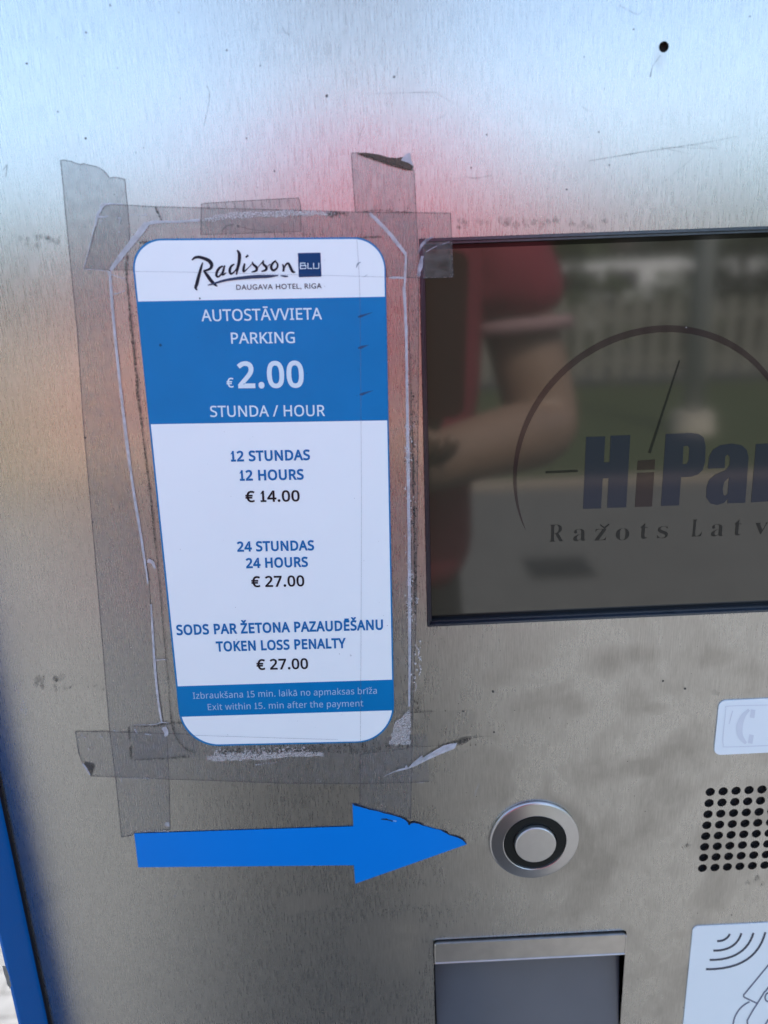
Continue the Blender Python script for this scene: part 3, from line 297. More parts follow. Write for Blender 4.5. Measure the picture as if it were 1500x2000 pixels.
# ------------------------------------------------------------------ materials
def steel_material():
    m = bpy.data.materials.new('brushed_steel'); m.use_nodes = True; t = m.node_tree; n = t.nodes; b = n['Principled BSDF']; L = t.links.new
    b.inputs['Metallic'].default_value = 1; b.inputs['Anisotropic'].default_value = .76
    tg = n.new('ShaderNodeTangent'); tg.direction_type = 'UV_MAP'; tg.uv_map = 'UVMap'; L(tg.outputs[0], b.inputs['Tangent'])
    tc = n.new('ShaderNodeTexCoord')
    def noise(scale, detail=4, dist=0, rough=.5):
        mp = n.new('ShaderNodeMapping'); mp.inputs['Scale'].default_value = scale; L(tc.outputs['Object'], mp.inputs[0])
        no = n.new('ShaderNodeTexNoise'); no.inputs['Scale'].default_value = 1; no.inputs['Detail'].default_value = detail; no.inputs['Distortion'].default_value = dist; no.inputs['Roughness'].default_value = rough
        L(mp.outputs[0], no.inputs['Vector']); return no.outputs[0]
    def rng(v, a, b_, c, d):
        r = n.new('ShaderNodeMapRange'); r.inputs[1].default_value = a; r.inputs[2].default_value = b_; r.inputs[3].default_value = c; r.inputs[4].default_value = d; L(v, r.inputs[0]); return r.outputs[0]
    def mth(op, a, b_):
        r = n.new('ShaderNodeMath'); r.operation = op
        for i, v in enumerate((a, b_)):
            if isinstance(v, (int, float)): r.inputs[i].default_value = v
            else: L(v, r.inputs[i])
        return r.outputs[0]
    grain = noise((1700, 1, 110), 3)                 # short vertical brush marks
    fine = noise((4200, 1, 420), 2)
    patch = noise((26, 1, 22), 5, .6, .6)             # hand smudges and water stains
    blot = noise((70, 1, 55), 4, .3)
    sx = n.new('ShaderNodeSeparateXYZ'); L(tc.outputs['Object'], sx.inputs[0])
    low = rng(sx.outputs['Z'], CAM_H-.10, CAM_H-.19, 0, 1)  # below the display people lean and touch
    rightm = rng(sx.outputs['X'], -.02, .07, 0, 1)
    touch = mth('MULTIPLY', low, rightm)
    stain = mth('MULTIPLY', rng(patch, .47, .64, 0, 1), mth('ADD', mth('MULTIPLY', touch, .85), .10))
    stain2 = mth('MULTIPLY', rng(blot, .5, .72, 0, 1), mth('ADD', mth('MULTIPLY', touch, .5), .06))
    st = mth('ADD', stain, stain2)
    for px, py, rx, ry, k in ((1190,1292,52,34,1.0),(1255,1280,48,22,.7),(1395,1285,34,24,.75),(1245,1497,40,20,.7),(1272,1383,26,12,.6),(1030,1390,60,40,.35),(1330,1545,50,26,.6),(1100,1590,60,40,.4),(1210,1650,70,60,.4),(1150,1725,60,30,.4),(1290,108,16,30,.35),(600,1760,60,20,.25),(760,1850,80,60,.25),(1025,1660,70,70,.3)):
        c = U(px, py); mp = n.new('ShaderNodeVectorMath'); mp.operation = 'SUBTRACT'; mp.inputs[1].default_value = (c.x, 0, c.z); L(tc.outputs['Object'], mp.inputs[0])
        wx = (U(px+rx, py)-c).x; wz = abs((U(px, py+ry)-c).z)
        ms = n.new('ShaderNodeVectorMath'); ms.operation = 'MULTIPLY'; ms.inputs[1].default_value = (1/wx, 0, 1/wz); L(mp.outputs[0], ms.inputs[0])
        ln = n.new('ShaderNodeVectorMath'); ln.operation = 'LENGTH'; L(ms.outputs[0], ln.inputs[0])
        fall = rng(mth('ADD', ln.outputs['Value'], mth('MULTIPLY', mth('SUBTRACT', blot, .5), 2.2)), 1.15, .45, 0, k)
        st = mth('ADD', st, fall)
    st = mth('MINIMUM', st, 1.2)
    g = mth('ADD', mth('MULTIPLY', grain, .65), mth('MULTIPLY', fine, .35))
    cr = n.new('ShaderNodeMix'); cr.data_type = 'RGBA'; cr.inputs[6].default_value = (.435,.43,.41,1); cr.inputs[7].default_value = (.595,.59,.565,1)
    L(rng(g, .33, .67, 0, 1), cr.inputs[0])
    cs = n.new('ShaderNodeMix'); cs.data_type = 'RGBA'; cs.inputs[7].default_value = (.30,.285,.255,1)
    L(mth('MULTIPLY', st, .30), cs.inputs[0]); L(cr.outputs[2], cs.inputs[6]); L(cs.outputs[2], b.inputs['Base Color'])
    ro = mth('ADD', rng(g, .3, .7, .24, .31), mth('MULTIPLY', st, .10)); L(ro, b.inputs['Roughness'])
    bp = n.new('ShaderNodeBump'); bp.inputs['Strength'].default_value = .13; bp.inputs['Distance'].default_value = .0002
    L(g, bp.inputs['Height']); L(bp.outputs[0], b.inputs['Normal'])
    return m
M = {}
M['steel'] = steel_material()
M['blue_paint'] = mat('blue_powder_coat', (.0005,.125,.44), .38, vary=.06, bump=.08, bscale=900, spec=.25)
M['bare_edge'] = mat('chipped_metal', (.45,.44,.42), .5, .6, .3, 400)
M['black'] = mat('black_rubber', (.012,.012,.014), .45, vary=.3)
M['void'] = mat('dark_inside', (.006,.006,.007), .8)
M['gasket'] = mat('black_display_gasket', (.085,.10,.125), .26, .9, .2, 300)
M['ring_metal'] = mat('turned_steel', (.50,.50,.505), .30, 1, .05, 300)
M['cap_metal'] = mat('satin_button_steel', (.60,.595,.58), .42, 1, .08, 200, bump=.05, bscale=2500)
M['black_ring'] = mat('black_plastic_ring', (.006,.008,.008), .35, vary=.2, spec=.25)
M['tray_metal'] = mat('worn_steel_lip', (.58,.56,.53), .36, 1, .16, 160, bump=.06, bscale=1500)
M['tray_window'] = mat('smoked_acrylic', (.095,.103,.12), .2, vary=.15, scale=25, spec=.7)
M['paper'] = mat('white_paper', (.87,.94,.95), .34, vary=.02, scale=40, bump=.06, bscale=45)
M['sticker_white'] = mat('white_vinyl', (.84,.91,.93), .3, vary=.03, scale=50)
M['sign_blue'] = mat('printed_blue', (.0001,.19,.46), .34, vary=.10, scale=55, spec=.25)
M['sign_dark'] = mat('printed_navy_black', (.006,.010,.022), .4, vary=.1, spec=.25)
M['sign_black'] = mat('printed_black', (.012,.009,.012), .4, vary=.1, spec=.25)
M['ink_blue'] = mat('printed_blue_letters', (.0003,.15,.41), .38, vary=.06, spec=.25)
M['ink_white'] = mat('unprinted_white_letters', (.68,.82,.88), .36, vary=.03)
M['ink_pale'] = mat('pale_blue_letters', (.36,.52,.72), .36, vary=.05)
M['logo_box'] = mat('logo_navy', (.001,.048,.15), .4, vary=.1, spec=.2)
M['arrow_blue'] = mat('blue_vinyl', (.0001,.225,.76), .36, vary=.04, scale=30, spec=.2)
M['chip_dark'] = mat('dark_chipped_edge', (.02,.022,.03), .6, vary=.3, spec=.2)
M['grey_ink'] = mat('grey_ink', (.10,.12,.19), .4, vary=.05)
M['dark_ink'] = mat('dark_slate_ink', (.035,.045,.07), .4, vary=.05)
M['faint_ink'] = mat('worn_faint_ink', (.69,.74,.79), .35, vary=.05)
M['tape'] = film('clear_packing_tape', (.915,.915,.912), .15, (.43,.425,.42), .3, 260, .07)
M['tape_edge'] = film('tape_cut_edge', (.6,.6,.6), .55, (.16,.15,.15), .4, 900, .35)
M['pouch'] = film('laminating_film', (.955,.955,.95), .085, (.55,.54,.52), .2, 120, .05)
M['crease'] = film('white_crease', (.96,.96,.96), .58, (.68,.71,.78), .16, 300, .14)  # film creases; also the painted sky glint on the laminate rim
M['glue'] = film('dried_glue_specks', (.97,.97,.97), .42, (.74,.73,.73), .5, 1700, .5)
M['grime'] = film('dark_grime', (.95,.95,.95), .68, (.035,.033,.03), .8, 1300, .65)
M['smear'] = film('grey_residue', (.97,.97,.97), .10, (.08,.08,.075), .7, 420, .12, (1.6,1,.5))
M['hair'] = mat('dark_fibre', (.05,.05,.05), .6)
M['scratch'] = film('shallow_scratch', (.9,.9,.9), .36, (.06,.06,.065), .5, 300, .25)
def screen_material(name, emit, s, rough=.060, sp=.95):
    m = mat(name, (.012,.012,.011), rough, 0, .1, 40, spec=sp, emit=emit, estr=s*.17); return m
M['lcd'] = screen_material('display_glass', (.018,.017,.012), 1)
M['lcd_blue'] = screen_material('display_blue', (.0065,.0105,.028), 1, sp=.36)
M['lcd_maroon'] = screen_material('display_maroon', (.014,.006,.007), 1, sp=.38)
M['lcd_black'] = screen_material('display_black', (.005,.005,.004), 1, sp=.30)

# ------------------------------------------------------------------ ground and surroundings (seen in the reflections)
def ground():
    m = bpy.data.materials.new('concrete_pavers'); m.use_nodes = True; t = m.node_tree; n = t.nodes; b = n['Principled BSDF']; L = t.links.new
    tc = n.new('ShaderNodeTexCoord'); br = n.new('ShaderNodeTexBrick'); br.inputs['Scale'].default_value = 5; br.inputs['Mortar Size'].default_value = .012
    br.inputs['Color1'].default_value = (.128,.127,.123,1); br.inputs['Color2'].default_value = (.105,.104,.101,1); br.inputs['Mortar'].default_value = (.06,.058,.055,1)
    L(tc.outputs['Object'], br.inputs['Vector'])
    no = n.new('ShaderNodeTexNoise'); no.inputs['Scale'].default_value = 30; no.inputs['Detail'].default_value = 8; L(tc.outputs['Object'], no.inputs['Vector'])
    mx = n.new('ShaderNodeMix'); mx.data_type = 'RGBA'; mx.blend_type = 'OVERLAY'; mx.inputs[0].default_value = .5
    L(br.outputs[0], mx.inputs[6]); L(no.outputs[0], mx.inputs[7]); L(mx.outputs[2], b.inputs['Base Color']); b.inputs['Roughness'].default_value = .85
    return m
o = MB().add([(-150,-200,0),(150,-200,0),(150,100,0),(-150,100,0)], [(0,1,2,3)]).build('ground', mat('distant_asphalt', (.09,.09,.085), .9, vary=.2, scale=3)); tag(o, kind='structure')
o = MB().add([(-14,-4.45,.004),(14,-4.45,.004),(14,9,.004),(-14,9,.004)], [(0,1,2,3)]).build('paving', ground()); tag(o, kind='structure')
o = MB().box((-14,-4.6,-.05), (14,-4.45,.03)).build('kerb', mat('kerb_stone', (.30,.24,.19), .9, vary=.2, scale=20)); tag(o, kind='structure')
o = MB().add([(-30,-9.9,.012),(30,-9.9,.012),(30,-4.6,.012),(-30,-4.6,.012)], [(0,1,2,3)]).build('lawn', mat('mown_grass', (.042,.058,.018), .9, vary=.4, scale=6)); tag(o, kind='structure')
pd = MB(); pd.box((.72,-3.05,.004), (1.02,-2.8,.012)).build('drain_cover', mat('cast_iron', (.03,.03,.03), .6, .4))
tag(bpy.data.objects['drain_cover'], 'small dark drain cover set in the paving, mirrored low in the display', 'drain')

# pale picket fence
M['fence'] = mat('weathered_pale_wood', (.19,.185,.16), .8, vary=.2, scale=8)
fe = empty('picket_fence', (2,-9.9,0), 'pale vertical picket fence beyond the lawn, mirrored in the dark display', 'fence')
pk = MB(); x = -13.0
while x < 16:
    pk.box((x,-9.93,.12), (x+.15,-9.9,1.16+random.uniform(-.02,.02))); x += .26
pk.build('pickets', M['fence'], fe)
MB().box((-13,-9.97,.3),(16,-9.935,.39)).box((-13,-9.97,.88),(16,-9.935,.97)).build('rails', M['fence'], fe)
for i in range(8):
    MB().box((-13+i*4.1,-10.08,0),(-12.88+i*4.1,-9.972,1.2)).build('post', M['fence'], fe)

# grey canopy column
po = empty('column', (2.92,-6.2,0), 'pale grey round column with a concrete footing on the lawn, mirrored in the display', 'column')
MB().tube((2.92,-6.2,.18),(2.92,-6.2,4.6),.085,n=20).build('shaft', mat('grey_paint', (.36,.38,.38), .5, vary=.06), po, True)
MB().tube((2.92,-6.2,0),(2.92,-6.2,.2),.2,.17,n=20).build('footing', mat('footing_concrete', (.42,.38,.32), .9, vary=.15), po)

# trees
leaf_m = [mat('leaves_dark', (.030,.045,.020), .7, vary=.5, scale=1.5), mat('leaves_mid', (.050,.070,.026), .7, vary=.5, scale=1.5)]
bark = mat('bark', (.06,.05,.04), .9, vary=.3)
def tree_proto(i, H, Rr):
    t = empty('broadleaf_tree', (0,0,0), '', 'tree')
    tr = MB(); tr.tube((0,0,0),(0,0,H*.55),.16,.09); tr.tube((0,0,H*.4),(Rr*.4,.2,H*.7),.07,.03,7); tr.tube((0,0,H*.45),(-Rr*.4,-.2,H*.72),.07,.03,7)
    tr.build('trunk', bark, t)
    cr = MB(); cl = []
    for k in range(16):
        a = random.uniform(0,6.28); r = Rr*math.sqrt(random.random())*.8
        cl.append((r*math.cos(a), r*math.sin(a), random.uniform(H*.22, H*.9), random.uniform(.25,.45)*Rr))
    for k in range(1500):
        c = random.choice(cl); d = Vector((random.gauss(0,1),random.gauss(0,1),random.gauss(0,1))).normalized()*c[3]*random.random()**.4
        p = Vector(c[:3])+d; u = Vector((random.gauss(0,1),random.gauss(0,1),random.gauss(0,1))).normalized(); v = u.orthogonal().normalized(); s = random.uniform(.08,.2)
        cr.add([p-u*s, p-v*s*.6, p+u*s, p+v*s*.6], [(0,1,2,3)])
    cr.build('crown', leaf_m[i % 2], t); return t
protos = [tree_proto(0, 5.5, 2.3), tree_proto(1, 3.6, 1.9), tree_proto(0, 4.4, 2.6)]
spots = [(1.9,-15.5,1,.8),(7.4,-14.5,0,.62),(9.8,-14,2,.7),(11.8,-16,0,.66),(4.4,-19,2,.62),(-2.5,-16,0,.7),(-6,-15,2,.7),(-9.5,-17,1,1.0),(15.5,-17,2,.8),(-14,-20,0,.9),(6.2,-24,1,.9),(5.4,-33,2,1.5),(9.5,-36,0,1.3),(14,-34,2,1.5),(19,-36,0,1.5),(1,-34,2,1.6)]
where = ['low bushy tree just left of the mirrored column', 'dark tree right of the mirrored column behind the fence', 'broad dark tree near the display edge behind the fence',
         'tall dark tree behind the fence farther right', 'spreading tree behind the parked white vans', 'tree behind the fence mirrored behind the person', 'broad tree left of the person reflection',
         'low tree at the left of the fence', 'dark tree at the far right of the fence', 'distant tree at the far left', 'small distant tree between the white vans', 'far tall tree rising behind the left white van', 'far tall tree in front of the pale house', 'far tree at the right end of the pale house', 'far tree at the right edge of the tree line', 'far tree behind the red sleeve in the reflection']
used = set()
for (x, y, k, s), lab in zip(spots, where):
    t = protos[k] if k not in used else copy_tree(protos[k]); used.add(k)
    t.location = (x, y, 0); t.scale = (s, s, s); t.rotation_euler = (0, 0, random.uniform(0,6))
    t['label'] = lab; t['category'] = 'tree'; t['group'] = 'trees behind the fence'

for x, y, sc_, lab in ((2.7,-12.6,.42,'low shrub behind the fence, left of the mirrored column'),(4.5,-13.0,.5,'rounded shrub behind the fence below the left white van'),(5.4,-12.4,.36,'small shrub behind the fence between the two white vans'),
                       (7.1,-13.2,.5,'shrub behind the fence below the right white van'),(8.7,-12.7,.45,'shrub behind the fence near the display edge'),(10.6,-13.1,.5,'shrub behind the fence farther to the right'),(.6,-12.8,.5,'shrub behind the fence hidden by the red sleeve')):
    t = copy_tree(protos[1]); t.name = 'shrub'; t.location = (x, y, -.25); t.scale = (sc_*1.2, sc_*1.2, sc_); t.rotation_euler = (0,0,x)
    t['label'] = lab; t['category'] = 'shrub'; t['group'] = 'shrubs behind the fence'
# white vans parked beyond the fence
M['van'] = mat('white_van_paint', (.85,.85,.85), .3, vary=.03); M['van_glass'] = mat('van_window', (.02,.022,.025), .1); M['tyre'] = mat('tyre', (.015,.015,.015), .8)
def van(x, y, lab):
    v = empty('white_van', (x,y,0), lab, 'van', 'white vans beyond the fence')
    prof = [(-2.4,.35),(-2.4,1.15),(-1.7,1.35),(-1.1,2.05),(2.4,2.1),(2.4,.35)]
    b = MB(); n = len(prof); vs = [(x+p[0], y-.9, p[1]) for p in prof]+[(x+p[0], y+.9, p[1]) for p in prof]
    b.add(vs, [tuple(range(n)), tuple(reversed(range(n, 2*n)))]+[(i, n+i, n+(i+1) % n, (i+1) % n) for i in range(n)]); b.build('body', M['van'], v)
    MB().box((x-1.0,y+.9,1.3),(x+.1,y+.908,1.85)).box((x+.25,y+.9,1.3),(x+1.2,y+.908,1.85)).build('side_window', M['van_glass'], v)
    for wx in (-1.5, 1.5):
        MB().tube((x+wx,y+.7,.34),(x+wx,y+.93,.34),.34,n=20).build('wheel', M['tyre'], v)
van(6.2,-21,'white van mirrored at the top of the display next to the red sleeve'); van(9.4,-22.5,'white van mirrored at the top of the display near the column')
# pale house
h = empty('house', (12,-45,0), 'pale rendered house far behind the trees, mirrored at the top of the display', 'house')
MB().box((7,-50,0),(15,-42,3.6)).build('wall', mat('pale_render', (.36,.35,.31), .9, vary=.08), h)
MB().add([(6.5,-50.5,3.62),(15.5,-50.5,3.62),(15.5,-41.5,3.62),(6.5,-41.5,3.62),(6.5,-46,5.6),(15.5,-46,5.6)], [(0,1,5,4),(2,3,4,5),(0,4,3),(1,2,5),(0,3,2,1)]).build('roof', mat('dark_roof', (.10,.08,.07), .8), h)
for i in range(3):
    MB().box((7.8+i*2.5,-41.99,1.2),(9+i*2.5,-41.95,2.7)).build('window', M['van_glass'], h)

# ------------------------------------------------------------------ person taking the picture
def skin_mesh(name, joints, edges, material, parent=None, levels=2):
    me = bpy.data.meshes.new(name); me.from_pydata([j[:3] for j in joints], edges, []); me.update()
    o = bpy.data.objects.new(name, me); COL.objects.link(o); me.materials.append(material)
    sk = o.modifiers.new('skin', 'SKIN'); sk.use_smooth_shade = True
    for i, d in enumerate(me.skin_vertices[0].data):
        r = joints[i][3]; d.radius = (r, joints[i][4] if len(joints[i]) > 4 else r); d.use_root = (i == 0)
    sb = o.modifiers.new('sub', 'SUBSURF'); sb.levels = levels; sb.render_levels = levels
    if parent: adopt(o, parent)
    return o
M['skin'] = mat('skin', (.23,.15,.11), .5, vary=.08, scale=20); M['red'] = mat('red_cotton', (.20,.018,.038), .85, vary=.08, scale=15, bump=.2, bscale=800)
M['pants'] = mat('dark_trousers', (.018,.018,.022), .9, vary=.2, scale=20); M['shoe'] = mat('dark_shoes', (.03,.03,.03), .6); M['hairm'] = mat('brown_hair', (.04,.025,.015), .6, vary=.3, scale=60)
M['hem'] = mat('pale_pink_hem', (.30,.19,.20), .85)
PX, PY, QX = 0.0, -.63, -.09
pe = empty('person', (PX,PY,0), 'person in a red short-sleeved shirt and dark trousers holding up a phone, seen mirrored', 'person')
J = [(PX-.06,PY,.93,.125,.10),(PX-.05,PY,1.08,.115,.09),(PX,PY,1.26,.125,.10),(PX,PY,1.365,.08,.06),(PX,PY+.005,1.455,.068),(PX,PY+.02,1.52,.066),
     (PX,PY+.04,1.585,.086,.098),(PX,PY+.03,1.66,.098,.118),(PX,PY+.02,1.735,.082,.10),
     (PX+.135,PY,1.325,.045),(PX+.195,PY+.0,1.22,.052),(PX+.225,PY+.03,1.08,.050),(QX+.25,PY+.13,1.095,.042),(QX+.125,PY+.225,1.085,.030),(QX+.112,PY+.27,1.112,.034,.018),
     (PX-.12,PY-.085,1.295,.045),(PX-.255,PY-.05,1.20,.052),(PX-.37,PY+.05,1.10,.052),((QX-.055)-.19,PY+.15,1.085,.046),((QX-.055)+.0,PY+.225,1.105,.027),((QX-.055)+.04,PY+.26,1.125,.034,.018),
     (PX+.03,PY,.86,.088),(PX+.04,PY+.01,.50,.058),(PX+.04,PY-.02,.10,.038),(PX+.045,PY+.10,.045,.035,.03),
     (PX-.16,PY,.86,.088),(PX-.18,PY+.01,.50,.058),(PX-.18,PY-.02,.10,.038),(PX-.185,PY+.10,.045,.035,.03),
     (PX,PY+.135,1.625,.013)]
E_ = [(0,1),(1,2),(2,3),(3,4),(4,5),(5,6),(6,7),(7,8),(3,9),(9,10),(10,11),(11,12),(12,13),(13,14),(3,15),(15,16),(16,17),(17,18),(18,19),(19,20),(0,21),(21,22),(22,23),(23,24),(0,25),(25,26),(26,27),(27,28),(6,29)]
# fingers: right hand curls round the phone's far edge, left hand supports its foot
PHX = .051
def finger(root, pts, r):
    prev = root
    for p in pts:
        J.append((p[0], p[1], p[2], r, r)); E_.append((prev, len(J)-1)); prev = len(J)-1; r *= .9
for k in range(4):
    xx = QX+.108+k*.017
    finger(14, [(xx-.008, PY+.300, 1.112), (xx, PY+.318, 1.122), (xx+.004, PY+.326, 1.142-.003*abs(k-1.5))], .0085)
finger(14, [(QX+.150, PY+.262, 1.135), (QX+.158, PY+.272, 1.165)], .010)
for k in range(4):
    xx = (QX-.055)+.098+k*.0185
    finger(20, [((QX-.055)+.07+k*.018, PY+.285, 1.128), (xx, PY+.312, 1.128), (xx+.004, PY+.325, 1.148-.003*abs(k-1.5))], .0085)
finger(20, [((QX-.055)+.075, PY+.262, 1.145), ((QX-.055)+.10, PY+.280, 1.165)], .010)
body = skin_mesh('body', J, E_, M['skin'], pe)
def loft(mb, rings, n=24):
    '''Closed skin over ellipses: (centre, half width vector, half depth vector).'''
    rings = [(Vector(c), Vector(u), Vector(v)) for c, u, v in rings]; vs = []
    for c, u, v in rings:
        for i in range(n): t = 2*math.pi*i/n; vs.append(c+u*math.cos(t)+v*math.sin(t))
    fs = [(k*n+i, k*n+(i+1) % n, (k+1)*n+(i+1) % n, (k+1)*n+i) for k in range(len(rings)-1) for i in range(n)]
    fs += [tuple(reversed(range(n))), tuple(range((len(rings)-1)*n, len(rings)*n))]
    mb.add(vs, fs)
def fold(o, amp, scale):
    tx = bpy.data.textures.new('cloth_folds', 'CLOUDS'); tx.noise_scale = scale
    sb = o.modifiers.new('sub', 'SUBSURF'); sb.levels = 2; sb.render_levels = 2
    d = o.modifiers.new('folds', 'DISPLACE'); d.texture = tx; d.strength = amp; d.texture_coords = 'LOCAL'
mb = MB()
loft(mb, [((PX-.085,PY,.865),(.215,0,0),(0,.15,0)),((PX-.085,PY+.01,.95),(.222,0,0),(0,.165,0)),((PX-.075,PY+.01,1.07),(.212,0,0),(0,.16,0)),((PX-.04,PY,1.19),(.185,.01,0),(0,.135,0)),((PX-.005,PY,1.29),(.165,.02,0),(0,.12,0)),
          ((PX+.005,PY,1.365),(.155,.02,0),(0,.105,0)),((PX+.005,PY,1.41),(.125,.01,0),(0,.09,0)),((PX,PY+.005,1.445),(.085,0,0),(0,.078,0)),((PX,PY+.008,1.462),(.066,0,0),(0,.066,0))])
loft(mb, [((PX+.08,PY,1.355),(.03,0,-.05),(0,.07,0)),((PX+.145,PY,1.335),(.05,0,.05),(0,.075,0)),((PX+.172,PY,1.285),(.068,0,.02),(0,.078,0)),((PX+.19,PY+.002,1.218),(.075,0,.002),(0,.078,0))])
loft(mb, [((PX-.05,PY-.06,1.345),(-.03,0,-.05),(0,.07,0)),((PX-.12,PY-.09,1.31),(-.05,0,.04),(0,.072,0)),((PX-.19,PY-.07,1.25),(-.055,0,.05),(0,.074,0)),((PX-.245,PY-.05,1.205),(-.055,0,.055),(0,.074,0))])
sh_ = mb.build('shirt', M['red'], pe, True); fold(sh_, .022, .09)
for sgn, a, b in ((1,(PX+.190,PY+.002,1.221),(PX+.191,PY+.003,1.205)), (-1,(PX-.243,PY-.05,1.207),(PX-.254,PY-.047,1.197))):
    MB().tube(a, b, .070, .069, 24).build('sleeve_hem', M['hem'], pe, True)
mb = MB()
loft(mb, [((PX-.08,PY,1.0),(.18,0,0),(0,.13,0)),((PX-.08,PY,.90),(.205,0,0),(0,.14,0)),((PX-.08,PY,.80),(.205,0,0),(0,.14,0)),((PX-.08,PY,.74),(.19,0,0),(0,.13,0))])
for sx_ in (-1, 1):
    loft(mb, [((PX-.08+sx_*.095,PY,.80),(.105,0,0),(0,.13,0)),((PX-.08+sx_*.105,PY+.005,.62),(.105,0,0),(0,.125,0)),((PX-.08+sx_*.11,PY+.015,.48),(.092,0,0),(0,.105,0)),((PX-.08+sx_*.112,PY-.005,.25),(.088,0,0),(0,.098,0)),((PX-.08+sx_*.112,PY,.07),(.09,0,0),(0,.11,0))])
tr_ = mb.build('trousers', M['pants'], pe, True); fold(tr_, .02, .1)
for s in (-1, 1):
    skin_mesh('shoe', [(PX-.07+s*.11,PY-.05,.05,.048,.045),(PX-.07+s*.113,PY+.05,.042,.048,.04),(PX-.07+s*.117,PY+.15,.035,.042,.03)], [(0,1),(1,2)], M['shoe'], pe)
    MB().tube((PX+s*.032,PY+.095,1.665),(PX+s*.032,PY+.118,1.664),.012,.006,10).build('eye', M['van'], pe, True)
    skin_mesh('ear', [(PX+s*.078,PY+.03,1.625,.014,.024),(PX+s*.082,PY+.03,1.665,.014,.024)], [(0,1)], M['skin'], pe)
skin_mesh('hair', [(PX,PY-.03,1.62,.085,.08),(PX,PY-.01,1.70,.104,.118),(PX,PY+.01,1.775,.085,.10)], [(0,1),(1,2)], M['hairm'], pe)
skin_mesh('mouth', [(PX-.024,PY+.108,1.585,.007),(PX,PY+.116,1.583,.008),(PX+.024,PY+.108,1.585,.007)], [(0,1),(1,2)], mat('lips', (.35,.12,.11), .5), pe)
# phone, its back to the kiosk, lens beside the camera position
ph = empty('smartphone', (PHX,-.327,1.21), 'dark phone held upright in both hands towards the kiosk, seen mirrored', 'phone')
def phone_box(x0,x1,z0,z1,y0,y1,r):
    c = rounded([(x0,z0,r),(x1,z0,r),(x1,z1,r),(x0,z1,r)], 6)
    return MB().slab([c], lambda v: Vector((v.x,y0+(v.y-1.25)*.285,v.y)), lambda v: Vector((v.x,y1+(v.y-1.25)*.285,v.y)))
# leans with the camera: the foot is nearer the person's hands
b = phone_box(PHX-.036,PHX+.036,1.145,1.288,-.3175,-.3255,.012); b.flat([rounded([(PHX-.036,1.145,.012),(PHX+.036,1.145,.012),(PHX+.036,1.288,.012),(PHX-.036,1.288,.012)],6)], lambda v: Vector((v.x,-.3255+(v.y-1.25)*.285,v.y)))
b.build('case', mat('dark_brown_phone_case', (.06,.016,.012), .45, vary=.1), ph)
for dz in (0, .03):
    MB().tube((PHX-.02,-.3140+(1.262-dz-1.25)*.285,1.262-dz),(PHX-.02,-.3176+(1.262-dz-1.25)*.285,1.262-dz),.009,n=20).build('lens', M['van_glass'], ph)

# ------------------------------------------------------------------ the kiosk
KX0, KX1, KZ1, KZ0 = -.1876, .47, 1.42, .10
ks = empty('payment_kiosk', ((KX0+KX1)/2, .1, 0), 'blue parking payment kiosk with a brushed steel front, dark display and call button', 'kiosk')
# openings, laid out on the front
sc0, sc1 = U(821,466), U(832,1224)
SCR = (.5*(sc0.x+sc1.x), sc1.z, .5*(sc0.x+sc1.x)+.262, sc0.z)            # display opening x0, z0, x1, z1
t0, t1 = U(846,1834), U(1224,1818)
TRX0, TRX1, TRZ1 = t0.x, t1.x, .5*(t0.z+t1.z); TRZ0 = TRZ1-.085
scr_hole = [(SCR[0],SCR[1]),(SCR[2],SCR[1]),(SCR[2],SCR[3]),(SCR[0],SCR[3])]
tray_hole = rounded([(TRX0,TRZ0,.002),(TRX1,TRZ0,.002),(TRX1,TRZ1,.002),(TRX0,TRZ1,.002)], 4)
g00, g40, g07 = U(1387.2,1546.8), U(1488,1542.6), U(1372.4,1695.6)
gdx, gdz = (g40.x-g00.x)/4, (g00.z-g07.z)/7
def circ(x, z, r, n): return [(x+r*math.cos(2*math.pi*i/n), z+r*math.sin(2*math.pi*i/n)) for i in range(n)]
spk = [circ(g00.x+gdx*i, g00.z-gdz*j, .00242, 16) for i in range(10) for j in range(8)]
sh = U(1296.5,91.5); screw = circ(sh.x, sh.z, .0019, 14)
outer = [(KX0+.0006,KZ0),(KX1-.0006,KZ0),(KX1-.0006,KZ1-.0006),(KX0+.0006,KZ1-.0006)]
fp = MB().slab([outer, scr_hole, tray_hole, screw]+spk, lambda v: W(v.x,v.y,0), lambda v: W(v.x,v.y,-.002))
front = fp.build('front_panel', M['steel'], ks)
uv = front.data.uv_layers.new(name='UVMap')
for l in front.data.loops:
    c = front.data.vertices[l.vertex_index].co; uv.data[l.index].uv = (c.x, c.z)
# blue casing: proud side walls, hood and body
cs = MB(); tk = .0012; fr = .0232
cs.box((KX0-tk,-fr,0),(KX0,.34,KZ1+.02)); cs.box((KX1,-fr,0),(KX1+tk,.34,KZ1+.02)); cs.box((KX0,-fr,KZ1),(KX1,.34,KZ1+.0199))
cs.box((KX0,.3385,0),(KX1,.3399,KZ1)); cs.box((KX0,-.01,0),(KX1,.338,KZ0-.001))
casing = cs.build('casing', M['blue_paint'], ks)
def frame_pt(px, py):   # point on the inner face of the left wall
    d = _w(RC @ Vector(((px-750)/FPX, (py-1000)/FPX, 1))); t = (KX0+.00012)/d.x; return CAM_POS+d*t
chip = MB(); cp = ragged([(4,1886),(11,1887),(16,1900),(20,1916),(22,1926),(19,1932),(13,1920),(8,1903)], 1.0, 4)
vs_, fs_ = cdt([cp]); chip.add([frame_pt(*v) for v in vs_], [tuple(f) for f in fs_]); chip.build('paint_chip', M['bare_edge'], ks)
gp = MB(); gp.box((KX0+.0001,-.0012,KZ0),(KX0+.0016,.003,KZ1-.001)); gp.build('panel_seam', M['void'], ks)

